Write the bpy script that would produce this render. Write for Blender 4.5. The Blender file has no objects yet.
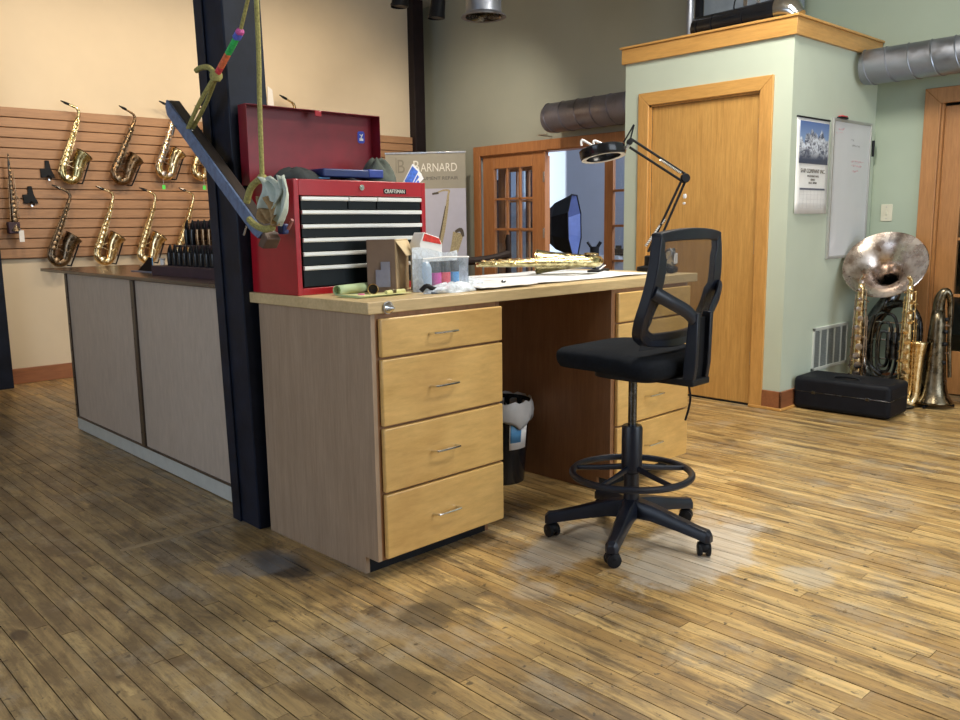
import bpy, bmesh, math, random
from mathutils import Vector, Matrix
R = math.radians
PI = math.pi
rnd = random.Random(7)
SC = bpy.context.scene
COL = SC.collection
V3 = Vector

# ------------------------------------------------------------------ camera
CAM_POS = V3((0, 0, 1.22)); YAW, PITCH, ROLL, FPX = R(47.0891), R(-9.0419), R(-0.7784), 849.8
fw = V3((math.cos(YAW)*math.cos(PITCH), math.sin(YAW)*math.cos(PITCH), math.sin(PITCH)))
r0 = V3((math.sin(YAW), -math.cos(YAW), 0)); u0 = r0.cross(fw)
rr = r0*math.cos(ROLL)+u0*math.sin(ROLL); uu = u0*math.cos(ROLL)-r0*math.sin(ROLL)
cd = bpy.data.cameras.new('camera'); cam = bpy.data.objects.new('camera', cd); COL.objects.link(cam)
cam.matrix_world = Matrix(((rr.x, uu.x, -fw.x, CAM_POS.x), (rr.y, uu.y, -fw.y, CAM_POS.y), (rr.z, uu.z, -fw.z, CAM_POS.z), (0, 0, 0, 1)))
cd.sensor_width = 36; cd.lens = FPX/960*36; cd.clip_start = 0.05; cd.clip_end = 60
SC.camera = cam

# ------------------------------------------------------------------ world, lights, exposure
SC.view_settings.view_transform = 'Standard'; SC.view_settings.look = 'None'
SC.view_settings.gamma = 1; SC.view_settings.use_curve_mapping = False
SC.view_settings.exposure = 0.0
w = bpy.data.worlds.new('world'); SC.world = w; w.use_nodes = True
bg = w.node_tree.nodes['Background']; bg.inputs[0].default_value = (0.75, 0.86, 1.0, 1); bg.inputs[1].default_value = 1.0

def area(name, loc, target, sx, sy, power, color, spread=180):
    l = bpy.data.lights.new(name, 'AREA'); l.shape = 'RECTANGLE'; l.size = sx; l.size_y = sy
    l.energy = power; l.color = color; l.spread = R(spread)
    o = bpy.data.objects.new(name, l); COL.objects.link(o); o.location = loc
    o.rotation_euler = (V3(target)-V3(loc)).to_track_quat('-Z', 'Y').to_euler()
    return o
def spot(name, loc, target, power, color, ang=70, blend=.7, rad=.05):
    l = bpy.data.lights.new(name, 'SPOT'); l.energy = power; l.color = color; l.spot_size = R(ang); l.spot_blend = blend
    l.shadow_soft_size = rad
    o = bpy.data.objects.new(name, l); COL.objects.link(o); o.location = loc
    o.rotation_euler = (V3(target)-V3(loc)).to_track_quat('-Z', 'Y').to_euler()
    return o
# daylight through the windows behind the viewer and to the left and right, then a studio fill
area('daylight_street_window', (3.6, -3.35, 1.9), (3.8, 2, 0.6), 3.6, 2.2, 120, (0.84, 0.92, 1.0))
area('daylight_left_window', (-2.9, 2.6, 1.9), (2, 3.0, 1.0), 3.0, 2.0, 62, (0.70, 0.82, 1.0))
area('studio_fill', (7.3, 3.5, 2.6), (8.3, 7.4, 1.1), 1.4, 1.2, 105, (0.80, 0.86, 1.0))  # added fill inside the studio to brighten it, no window at this spot
# ceiling fixtures
area('ceiling_lamp_light', (2.9, 0.4, 3.42), (2.9, 0.4, 0), 1.2, .5, 46, (1.0, 0.90, 0.74))
area('ceiling_lamp_light', (3.7, 2.2, 3.42), (3.7, 2.2, 0), 1.2, .5, 92, (1.0, 0.95, 0.84))
# track spots on the slat wall
for tx in (1.5, 2.5, 3.5, 4.6):
    spot('track_spot_light', (tx, 5.6, 3.15), (tx, 7.5, 2.0), 72, (1.0, 0.79, 0.54), 100, .8)
spot('track_spot_light', (4.7, 5.5, 3.1), (6.3, 6.9, 1.4), 105, (1.0, 0.88, 0.72), 90, .9)

# ------------------------------------------------------------------ material helpers
def new_mat(name):
    m = bpy.data.materials.new(name); m.use_nodes = True
    nt = m.node_tree; return m, nt, nt.nodes['Principled BSDF']
def N(nt, t, **k):
    n = nt.nodes.new(t)
    for a, b in k.items(): setattr(n, a, b)
    return n
def L(nt, a, b): nt.links.new(a, b)
def col(c): return (c[0], c[1], c[2], 1)
def noise(nt, vec, scale, detail=4, rough=.6, dist=0):
    n = N(nt, 'ShaderNodeTexNoise'); n.inputs['Scale'].default_value = scale; n.inputs['Detail'].default_value = detail
    n.inputs['Roughness'].default_value = rough; n.inputs['Distortion'].default_value = dist
    if vec: L(nt, vec, n.inputs['Vector'])
    return n.outputs['Fac']
def ramp(nt, fac, stops):
    n = N(nt, 'ShaderNodeValToRGB'); L(nt, fac, n.inputs[0]); e = n.color_ramp.elements
    while len(e) < len(stops): e.new(.5)
    for i, (p, c) in enumerate(stops): e[i].position = p; e[i].color = col(c) if not isinstance(c, float) else (c, c, c, 1)
    return n.outputs['Color']
def mixc(nt, fac, a, b, blend='MIX'):
    n = N(nt, 'ShaderNodeMix', data_type='RGBA', blend_type=blend)
    for s, v in ((0, fac), (6, a), (7, b)):
        if isinstance(v, (int, float)): n.inputs[s].default_value = v
        elif isinstance(v, tuple): n.inputs[s].default_value = col(v)
        else: L(nt, v, n.inputs[s])
    return n.outputs[2]
def mapping(nt, scale=(1, 1, 1), coord='Object', rot=(0, 0, 0), geo=False):
    m = N(nt, 'ShaderNodeMapping'); m.inputs['Scale'].default_value = scale; m.inputs['Rotation'].default_value = rot
    if geo: L(nt, N(nt, 'ShaderNodeNewGeometry').outputs['Position'], m.inputs[0])
    else: L(nt, N(nt, 'ShaderNodeTexCoord').outputs[coord], m.inputs[0])
    return m.outputs[0]
def bump(nt, b, h, s=.2, d=.01):
    n = N(nt, 'ShaderNodeBump'); n.inputs['Strength'].default_value = s; n.inputs['Distance'].default_value = d
    L(nt, h, n.inputs['Height']); L(nt, n.outputs[0], b.inputs['Normal'])
def plain(name, c, rough=.5, metal=0, var=.12, scale=14, coat=0, spec=.5, bmp=0):
    m, nt, b = new_mat(name)
    v = mapping(nt); f = noise(nt, v, scale, 3)
    d = tuple(x*(1-var) for x in c); e = tuple(min(1, x*(1+var)) for x in c)
    L(nt, ramp(nt, f, [(.3, d), (.7, e)]), b.inputs['Base Color'])
    b.inputs['Roughness'].default_value = rough; b.inputs['Metallic'].default_value = metal
    b.inputs['Coat Weight'].default_value = coat; b.inputs['Specular IOR Level'].default_value = spec
    if bmp: bump(nt, b, noise(nt, v, scale*6, 3), bmp, .004)
    return m
def wood(name, c1, c2, c3=None, axis='Z', stretch=14, rough=.4, coat=.15, scale=1.0, blotch=.25):
    """grain running along axis"""
    m, nt, b = new_mat(name)
    s = {'X': (1, stretch, stretch), 'Y': (stretch, 1, stretch), 'Z': (stretch, stretch, 1)}[axis]
    s = tuple(x*scale for x in s)
    v = mapping(nt, s)
    f1 = noise(nt, v, 2.2, 6, .62, .6); f2 = noise(nt, v, 9, 4, .7)
    v2 = mapping(nt, (1.3, 1.3, 1.3)); f3 = noise(nt, v2, 2.4, 3, .5, .8)
    c = ramp(nt, f1, [(.32, c1), (.62, c2)])
    c = mixc(nt, .35, c, ramp(nt, f2, [(.3, tuple(x*.72 for x in c1)), (.65, tuple(min(1, x*1.15) for x in c2))]))
    c = mixc(nt, ramp(nt, f3, [(.42, 0.0), (.75, blotch)]), c, c3 or tuple(x*.6 for x in c1))
    L(nt, c, b.inputs['Base Color']); b.inputs['Roughness'].default_value = rough; b.inputs['Coat Weight'].default_value = coat
    b.inputs['Coat Roughness'].default_value = .25
    bump(nt, b, f2, .08, .002)
    return m
def metal(name, c, rough=.25, var=.35, scale=25, dark=None):
    m, nt, b = new_mat(name)
    v = mapping(nt); f = noise(nt, v, scale, 5, .7)
    L(nt, ramp(nt, f, [(.35, dark or tuple(x*(1-var) for x in c)), (.6, c)]), b.inputs['Base Color'])
    b.inputs['Metallic'].default_value = 1
    L(nt, ramp(nt, noise(nt, v, scale*.5, 4), [(.3, rough*.6), (.7, min(1., rough*1.6))]), b.inputs['Roughness'])
    return m
def paint(name, c, rough=.6):
    m, nt, b = new_mat(name)
    v = mapping(nt, geo=True); f = noise(nt, v, 1.1, 4, .6)
    L(nt, ramp(nt, f, [(.3, tuple(x*.93 for x in c)), (.7, tuple(min(1, x*1.05) for x in c))]), b.inputs['Base Color'])
    b.inputs['Roughness'].default_value = rough; bump(nt, b, noise(nt, v, 160, 3), .06, .002)
    return m

def floor_mat():
    m, nt, b = new_mat('worn_maple_planks')
    at = N(nt, 'ShaderNodeAttribute', attribute_name='pv'); pv = at.outputs['Fac']
    geo = N(nt, 'ShaderNodeNewGeometry').outputs['Position']
    # shift the grain per board
    cb = N(nt, 'ShaderNodeCombineXYZ'); ml = N(nt, 'ShaderNodeMath', operation='MULTIPLY'); L(nt, pv, ml.inputs[0]); ml.inputs[1].default_value = 37.0
    L(nt, ml.outputs[0], cb.inputs[2])
    ad = N(nt, 'ShaderNodeVectorMath', operation='ADD'); L(nt, geo, ad.inputs[0]); L(nt, cb.outputs[0], ad.inputs[1])
    mp = N(nt, 'ShaderNodeMapping'); mp.inputs['Scale'].default_value = (24, 1.5, 1); L(nt, ad.outputs[0], mp.inputs[0])
    grain = noise(nt, mp.outputs[0], 1.6, 7, .68, .7)
    mp2 = N(nt, 'ShaderNodeMapping'); mp2.inputs['Scale'].default_value = (9, 1.6, 1); L(nt, ad.outputs[0], mp2.inputs[0])
    streak = noise(nt, mp2.outputs[0], 2.2, 5, .6, .4)
    base = ramp(nt, pv, [(0.0, (.40, .25, .090)), (.35, (.53, .345, .130)), (.7, (.62, .42, .165)), (1.0, (.72, .51, .22))])
    c = mixc(nt, ramp(nt, grain, [(.38, .70), (.60, 0.0)]), base, (.20, .115, .045))
    c = mixc(nt, ramp(nt, streak, [(.54, 0.0), (.68, .7)]), c, (.17, .12, .07))
    # left boards greyer and dirtier: lost lacquer, with the cooler light there painted in
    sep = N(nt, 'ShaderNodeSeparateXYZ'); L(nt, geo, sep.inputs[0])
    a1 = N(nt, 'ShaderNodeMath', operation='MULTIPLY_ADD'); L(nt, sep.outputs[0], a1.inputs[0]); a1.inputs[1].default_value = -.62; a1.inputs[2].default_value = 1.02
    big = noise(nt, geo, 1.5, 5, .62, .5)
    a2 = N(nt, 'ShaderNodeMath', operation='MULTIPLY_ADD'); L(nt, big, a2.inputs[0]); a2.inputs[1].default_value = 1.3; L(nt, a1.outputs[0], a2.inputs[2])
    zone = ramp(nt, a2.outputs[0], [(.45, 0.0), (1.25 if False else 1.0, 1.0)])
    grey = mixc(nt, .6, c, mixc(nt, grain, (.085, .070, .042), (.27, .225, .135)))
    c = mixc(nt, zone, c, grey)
    # grime blotches
    mg = N(nt, 'ShaderNodeMapping'); mg.inputs['Scale'].default_value = (7.5, 2.6, 1); L(nt, geo, mg.inputs[0])
    g1n = noise(nt, mg.outputs[0], 1.3, 8, .74, .5)
    ga = N(nt, 'ShaderNodeMath', operation='MULTIPLY_ADD'); L(nt, grain, ga.inputs[0]); ga.inputs[1].default_value = -.30; L(nt, g1n, ga.inputs[2])
    gp = N(nt, 'ShaderNodeMath', operation='MULTIPLY'); L(nt, pv, gp.inputs[0]); gp.inputs[1].default_value = 13.7
    gf = N(nt, 'ShaderNodeMath', operation='FRACT'); L(nt, gp.outputs[0], gf.inputs[0])
    gb = N(nt, 'ShaderNodeMath', operation='MULTIPLY_ADD'); L(nt, gf.outputs[0], gb.inputs[0]); gb.inputs[1].default_value = .08; L(nt, ga.outputs[0], gb.inputs[2])
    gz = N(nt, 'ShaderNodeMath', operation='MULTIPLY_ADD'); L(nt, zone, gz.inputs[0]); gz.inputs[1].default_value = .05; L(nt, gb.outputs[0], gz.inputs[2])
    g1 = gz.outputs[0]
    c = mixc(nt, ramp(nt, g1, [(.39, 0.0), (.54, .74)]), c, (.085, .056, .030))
    g2 = noise(nt, geo, 2.3, 8, .78, .2)
    c = mixc(nt, ramp(nt, g2, [(.52, 0.0), (.68, .55)]), c, (.40, .37, .31))
    fs = noise(nt, mp2.outputs[0], 11, 4, .8, .2)
    c = mixc(nt, ramp(nt, fs, [(.56, 0.0), (.68, .7)]), c, (.10, .06, .03))
    sp = noise(nt, geo, 30, 3, .6, .3)
    c = mixc(nt, ramp(nt, sp, [(.64, 0.0), (.70, .85)]), c, (.05, .035, .022))
    # spots with their own shape: whitened wear where the chair rolls, dark stains by the desk corner and the post
    def blob(cx, cy, rx, ry, colr, amt, jag=.55, rot=0.0, soft=.35):
        nonlocal c
        mm = N(nt, 'ShaderNodeMapping', vector_type='TEXTURE'); mm.inputs['Location'].default_value = (cx, cy, 0); mm.inputs['Scale'].default_value = (rx, ry, 1)
        mm.inputs['Rotation'].default_value = (0, 0, rot); L(nt, geo, mm.inputs[0])
        ln = N(nt, 'ShaderNodeVectorMath', operation='LENGTH'); L(nt, mm.outputs[0], ln.inputs[0])
        nn = noise(nt, geo, 7, 5, .7, .5)
        s = N(nt, 'ShaderNodeMath', operation='MULTIPLY_ADD'); L(nt, nn, s.inputs[0]); s.inputs[1].default_value = jag*2; s.inputs[2].default_value = -jag
        t = N(nt, 'ShaderNodeMath', operation='ADD'); L(nt, ln.outputs['Value'], t.inputs[0]); L(nt, s.outputs[0], t.inputs[1])
        mk = mixc(nt, .55, ramp(nt, t.outputs[0], [(1-soft, amt), (1.0, 0.0)]), ramp(nt, grain, [(.35, 0.0), (.6, 1.0)]), 'MULTIPLY')
        c = mixc(nt, mk, c, colr)
    blob(2.66, 1.70, .50, .24, (.60, .56, .50), .85, .8, .15)
    blob(2.35, 2.05, .36, .16, (.50, .47, .42), .8, .7, .2)
    blob(2.72, 1.28, .10, .12, (.5, .46, .38), .6)
    blob(1.98, 1.86, .10, .08, (.5, .44, .36), .5)
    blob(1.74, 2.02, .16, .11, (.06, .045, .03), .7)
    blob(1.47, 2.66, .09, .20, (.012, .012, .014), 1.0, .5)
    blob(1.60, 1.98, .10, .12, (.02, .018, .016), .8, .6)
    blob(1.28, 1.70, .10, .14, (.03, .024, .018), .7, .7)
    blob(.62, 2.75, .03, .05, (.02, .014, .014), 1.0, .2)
    blob(1.42, 2.75, .17, .14, (.22, .23, .25), .5)
    blob(4.4, 1.15, .13, .20, (.55, .5, .42), .5)
    blob(4.1, .72, .16, .10, (.6, .55, .46), .5)
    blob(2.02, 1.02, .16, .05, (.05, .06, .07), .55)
    L(nt, c, b.inputs['Base Color'])
    L(nt, ramp(nt, noise(nt, geo, 6, 5, .7), [(.3, .26), (.7, .50)]), b.inputs['Roughness'])
    b.inputs['Coat Weight'].default_value = .25; b.inputs['Coat Roughness'].default_value = .3
    bump(nt, b, grain, .10, .003)
    return m

M = {}
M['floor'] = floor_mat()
M['gap'] = plain('gap_dirt', (.02, .017, .015), .8)
M['cream'] = paint('cream_wall_paint', (.70, .60, .45))
M['grey'] = paint('sage_grey_wall_paint', (.37, .385, .32))
M['sage'] = paint('sage_green_wall_paint', (.36, .43, .345))
M['mint'] = paint('pale_mint_wall_paint', (.53, .60, .50))
M['studio'] = paint('blue_grey_studio_paint', (.42, .46, .56))
M['ceil'] = paint('ceiling_white_paint', (.55, .55, .52))
M['slat'] = wood('slat_board', (.34, .185, .098), (.42, .24, .13), axis='X', stretch=10, rough=.5, coat=.05, blotch=.1)
M['groove'] = plain('slat_groove_shadow_gap', (.10, .055, .035), .7)
M['oak'] = wood('golden_oak', (.46, .235, .060), (.62, .35, .105), axis='Z', stretch=16, rough=.38, coat=.25, blotch=.12)
M['oak_trim'] = wood('oak_trim', (.50, .25, .065), (.62, .335, .10), axis='Z', stretch=9, rough=.38, coat=.25, blotch=.08)
M['oak_h'] = wood('oak_trim_level', (.52, .265, .07), (.62, .34, .10), axis='Y', stretch=9, rough=.38, coat=.25, blotch=.08)
M['fir'] = wood('reddish_fir', (.38, .145, .048), (.50, .215, .078), axis='Z', stretch=12, rough=.4, coat=.2, blotch=.1)
M['base'] = wood('reddish_baseboard', (.24, .085, .035), (.33, .13, .055), axis='X', stretch=9, rough=.42, coat=.15)
M['maple'] = wood('yellow_maple', (.58, .355, .110), (.70, .455, .165), (.44, .235, .07), axis='X', stretch=5, rough=.36, coat=.2, blotch=.4)
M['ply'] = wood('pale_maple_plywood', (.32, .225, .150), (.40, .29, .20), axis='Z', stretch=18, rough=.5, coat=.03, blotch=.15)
M['ply_shaded'] = wood('shaded_inner_panel', (.20, .095, .045), (.26, .13, .062), axis='Z', stretch=14, rough=.5, coat=.03)  # knee-space cabinet sides, their shade painted in as a browner tone
M['case_frame'] = wood('cabinet_reveal', (.25, .12, .05), (.34, .17, .075), axis='Z', stretch=10, rough=.5)
M['worktop'] = wood('maple_worktop_edge', (.55, .40, .20), (.66, .50, .27), axis='X', stretch=9, rough=.4, coat=.15, blotch=.2)
M['counter_top'] = plain('dark_gloss_laminate', (.07, .045, .032), .16, spec=.6)
M['panel'] = wood('grey_maple_panel', (.47, .39, .32), (.50, .42, .35), axis='Z', stretch=4, rough=.5, coat=.03, blotch=.12)
M['batten'] = wood('dark_batten', (.045, .03, .02), (.08, .055, .036), axis='Z', stretch=10)
M['kick'] = plain('pale_grey_kick_board', (.52, .54, .51), .5, var=.06)
M['steelblue'] = plain('navy_black_post_paint', (.007, .011, .024), .5, var=.4, scale=8, bmp=.1, spec=.25)
M['pillar'] = plain('dark_brown_pillar_paint', (.012, .007, .009), .5, var=.3, spec=.25)
M['red'] = plain('red_enamel', (.36, .008, .018), .28, var=.08, coat=.3)
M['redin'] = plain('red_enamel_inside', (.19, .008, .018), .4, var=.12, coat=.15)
M['black'] = plain('black_plastic', (.008, .009, .012), .5, var=.3, spec=.22)
M['blackgloss'] = plain('black_gloss', (.007, .008, .011), .2, var=.3, spec=.45)
M['drawerblack'] = plain('black_drawer_enamel', (.006, .010, .013), .4, var=.2, spec=.25)
M['alum'] = plain('bright_aluminium', (.86, .87, .86), .38, .35, var=.03)
M['framegrey'] = plain('grey_aluminium_frame', (.42, .43, .42), .4, .5, var=.06)
M['chrome'] = metal('chrome', (.75, .75, .74), .15, .15)
M['steel'] = metal('brushed_steel', (.5, .5, .5), .32, .25)
M['duct'] = metal('galvanised_duct', (.34, .36, .41), .5, .12, 9)
M['ductdark'] = metal('aged_duct', (.30, .30, .37), .5, .25, 9)
M['brass'] = metal('lacquered_brass', (.90, .72, .42), .2, .45, 40, (.40, .22, .06))
M['gold'] = metal('bright_gold_brass', (.98, .82, .52), .18, .35, 40, (.55, .33, .10))
M['bronze'] = metal('dark_aged_bronze', (.34, .22, .12), .27, .5, 40, (.11, .07, .045))
M['antique'] = metal('antique_dark_brass', (.26, .19, .12), .27, .5, 40, (.08, .06, .045))
M['yellowbrass'] = metal('yellow_lacquer_brass', (.74, .66, .36), .22, .4, 45, (.26, .20, .08))
M['throat'] = metal('shadowed_bell_throat', (.16, .11, .06), .4, .4, 30)
M['nickel'] = metal('worn_nickel_silver', (.62, .55, .50), .24, .35, 12, (.36, .27, .22))
M['darknickel'] = metal('tarnished_nickel', (.16, .17, .18), .22, .5, 20, (.05, .05, .055))
M['olivebrass'] = metal('tarnished_olive_brass', (.22, .18, .12), .26, .4, 20, (.08, .07, .05))
M['fabric'] = plain('black_seat_fabric', (.007, .009, .013), .95, spec=.15, var=.25, scale=60, bmp=.3)
M['navyplastic'] = plain('black_blue_plastic', (.007, .010, .020), .36, var=.2, spec=.4)
M['cord'] = plain('olive_rope', (.34, .31, .10), .8, var=.35, scale=120, bmp=.5)
M['white'] = plain('white_paper', (.80, .80, .80), .6, var=.03)
M['whiteboard'] = plain('whiteboard_surface', (.62, .64, .68), .25, var=.03, scale=3)
M['offwhite'] = plain('off_white_plastic', (.62, .60, .48), .45, var=.05)
M['grill'] = plain('pale_grille_metal', (.55, .58, .54), .45, var=.05)
M['grilldark'] = plain('grille_mesh_grey', (.22, .24, .23), .6, var=.2, scale=90)
M['kraft'] = plain('brown_cardboard', (.17, .115, .085), .8, var=.08)
M['kraftlight'] = plain('light_cardboard_flap', (.60, .47, .28), .8, var=.08)
M['kraftmid'] = plain('mid_cardboard', (.36, .26, .15), .8, var=.08)
M['cloth'] = plain('charcoal_cloth', (.028, .034, .036), .95, var=.3, scale=20, bmp=.3)
M['bluebook'] = plain('dark_blue_case', (.012, .028, .13), .4, var=.15)
M['skyblue'] = plain('light_blue_card', (.10, .32, .62), .5, var=.1)
M['glovewhite'] = plain('pale_grey_green_cloth', (.48, .54, .48), .85, var=.12, scale=30, bmp=.4)
M['leather'] = plain('tan_leather', (.30, .19, .08), .7, var=.35, scale=30, bmp=.4)
M['greenpaper'] = plain('pale_green_paper', (.52, .66, .38), .6, var=.06)
M['yellowpaper'] = plain('pale_yellow_paper', (.62, .60, .28), .7, var=.06)
M['pink'] = plain('pink_plastic', (.60, .08, .30), .4, var=.05)
M['bluebar'] = plain('slate_blue_tone', (.105, .155, .27), .4, var=.3, scale=40)  # on the hanging bar, cool window light put into the colour
M['barwood'] = wood('dark_bar_wood', (.022, .018, .016), (.05, .038, .03), axis='X', stretch=12)
M['linen'] = plain('white_towel', (.74, .76, .80), .8, var=.05, bmp=.2)
M['liner'] = plain('grey_plastic_bag', (.42, .42, .43), .35, var=.1)
M['banner'] = plain('banner_taupe_print', (.34, .32, .26), .5, var=.03)
M['bannerlilac'] = plain('banner_lilac_print', (.50, .50, .60), .5, var=.03)
M['letterwhite'] = plain('white_lettering', (.80, .78, .72), .5, var=.02)
M['letterdark'] = plain('dark_lettering', (.10, .09, .08), .5, var=.02)
M['letterfaint'] = plain('faint_taupe_lettering', (.23, .21, .165), .5, var=.02)
M['printgold'] = plain('printed_gold', (.42, .35, .20), .5, var=.4, scale=90)
M['printdark'] = plain('printed_dark', (.09, .07, .05), .5, var=.3, scale=90)
M['darkwood'] = plain('dark_chair_wood', (.016, .009, .008), .6, var=.3, spec=.2)
M['oak_dark'] = wood('brown_oak', (.34, .155, .05), (.44, .21, .075), axis='Z', stretch=12, rough=.4, coat=.2, blotch=.1)
M['silverfabric'] = plain('blue_lit_reflector', (.12, .17, .40), .4, .2, var=.15, scale=6)  # silver softbox lining with the blue light on it painted in
M['windowframe'] = plain('white_window_frame', (.70, .74, .80), .5, var=.03)
M['maroon'] = plain('dark_maroon_panel', (.045, .022, .035), .6, var=.2)
M['green'] = plain('bright_green_tag', (.10, .75, .10), .5)
M['ropered'] = plain('red_beads', (.62, .05, .06), .6, var=.3, scale=80)
M['ropeorange'] = plain('orange_beads', (.70, .16, .06), .6, var=.3, scale=80)
M['ropegreen'] = plain('green_beads', (.03, .45, .10), .6, var=.3, scale=80)
M['ropeblue'] = plain('blue_knot', (.09, .13, .55), .6, var=.3, scale=80)
M['ropepink'] = plain('pink_knot', (.60, .10, .35), .6, var=.3, scale=80)

def glass(name, tint=(1, 1, 1), rough=.02, alpha=None):
    m, nt, b = new_mat(name)
    out = nt.nodes['Material Output']
    tr = N(nt, 'ShaderNodeBsdfTransparent'); tr.inputs[0].default_value = col(tint)
    gl = N(nt, 'ShaderNodeBsdfGlossy'); gl.inputs['Roughness'].default_value = rough
    mx = N(nt, 'ShaderNodeMixShader'); mx.inputs[0].default_value = .05; L(nt, tr.outputs[0], mx.inputs[1]); L(nt, gl.outputs[0], mx.inputs[2])
    L(nt, mx.outputs[0], out.inputs[0]); return m
M['glass'] = glass('window_glass', (.86, .90, .93))
def film(name, c, dens, rough=.25):
    m, nt, b = new_mat(name); out = nt.nodes['Material Output']
    v = mapping(nt); f = noise(nt, v, 26, 4, .6, 1.5)
    b.inputs['Base Color'].default_value = col(c); b.inputs['Roughness'].default_value = rough
    tr = N(nt, 'ShaderNodeBsdfTransparent'); mx = N(nt, 'ShaderNodeMixShader')
    L(nt, ramp(nt, f, [(.3, dens*.6), (.7, min(1., dens*1.5))]), mx.inputs[0]); L(nt, tr.outputs[0], mx.inputs[1]); L(nt, b.outputs[0], mx.inputs[2])
    L(nt, mx.outputs[0], out.inputs[0]); bump(nt, b, f, .8, .01); return m
M['bag'] = film('clear_plastic_bag', (.72, .82, .90), .14)
M['bagtrim'] = film('frosted_plastic', (.80, .88, .97), .70)
def mesh_mat():
    m, nt, b = new_mat('black_chair_mesh'); out = nt.nodes['Material Output']
    v = mapping(nt, (420, 420, 420)); w1 = N(nt, 'ShaderNodeTexWave'); w1.inputs['Scale'].default_value = .5; L(nt, v, w1.inputs[0]); w1.bands_direction = 'Z'
    b.inputs['Base Color'].default_value = (.02, .022, .03, 1); b.inputs['Roughness'].default_value = .6
    tr = N(nt, 'ShaderNodeBsdfTransparent'); mx = N(nt, 'ShaderNodeMixShader')
    L(nt, ramp(nt, w1.outputs['Fac'], [(.2, .35), (.8, .85)]), mx.inputs[0]); L(nt, tr.outputs[0], mx.inputs[1]); L(nt, b.outputs[0], mx.inputs[2])
    L(nt, mx.outputs[0], out.inputs[0]); return m
M['mesh'] = mesh_mat()
def emit(name, c, s):
    m, nt, b = new_mat(name); b.inputs['Base Color'].default_value = col(c); b.inputs['Emission Color'].default_value = col(c); b.inputs['Emission Strength'].default_value = s; return m
M['lampglow'] = emit('ceiling_lamp_diffuser', (1, .95, .86), 6)
M['skyglow'] = emit('bright_daylight_blind', (.74, .86, .98), .9)

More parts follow.
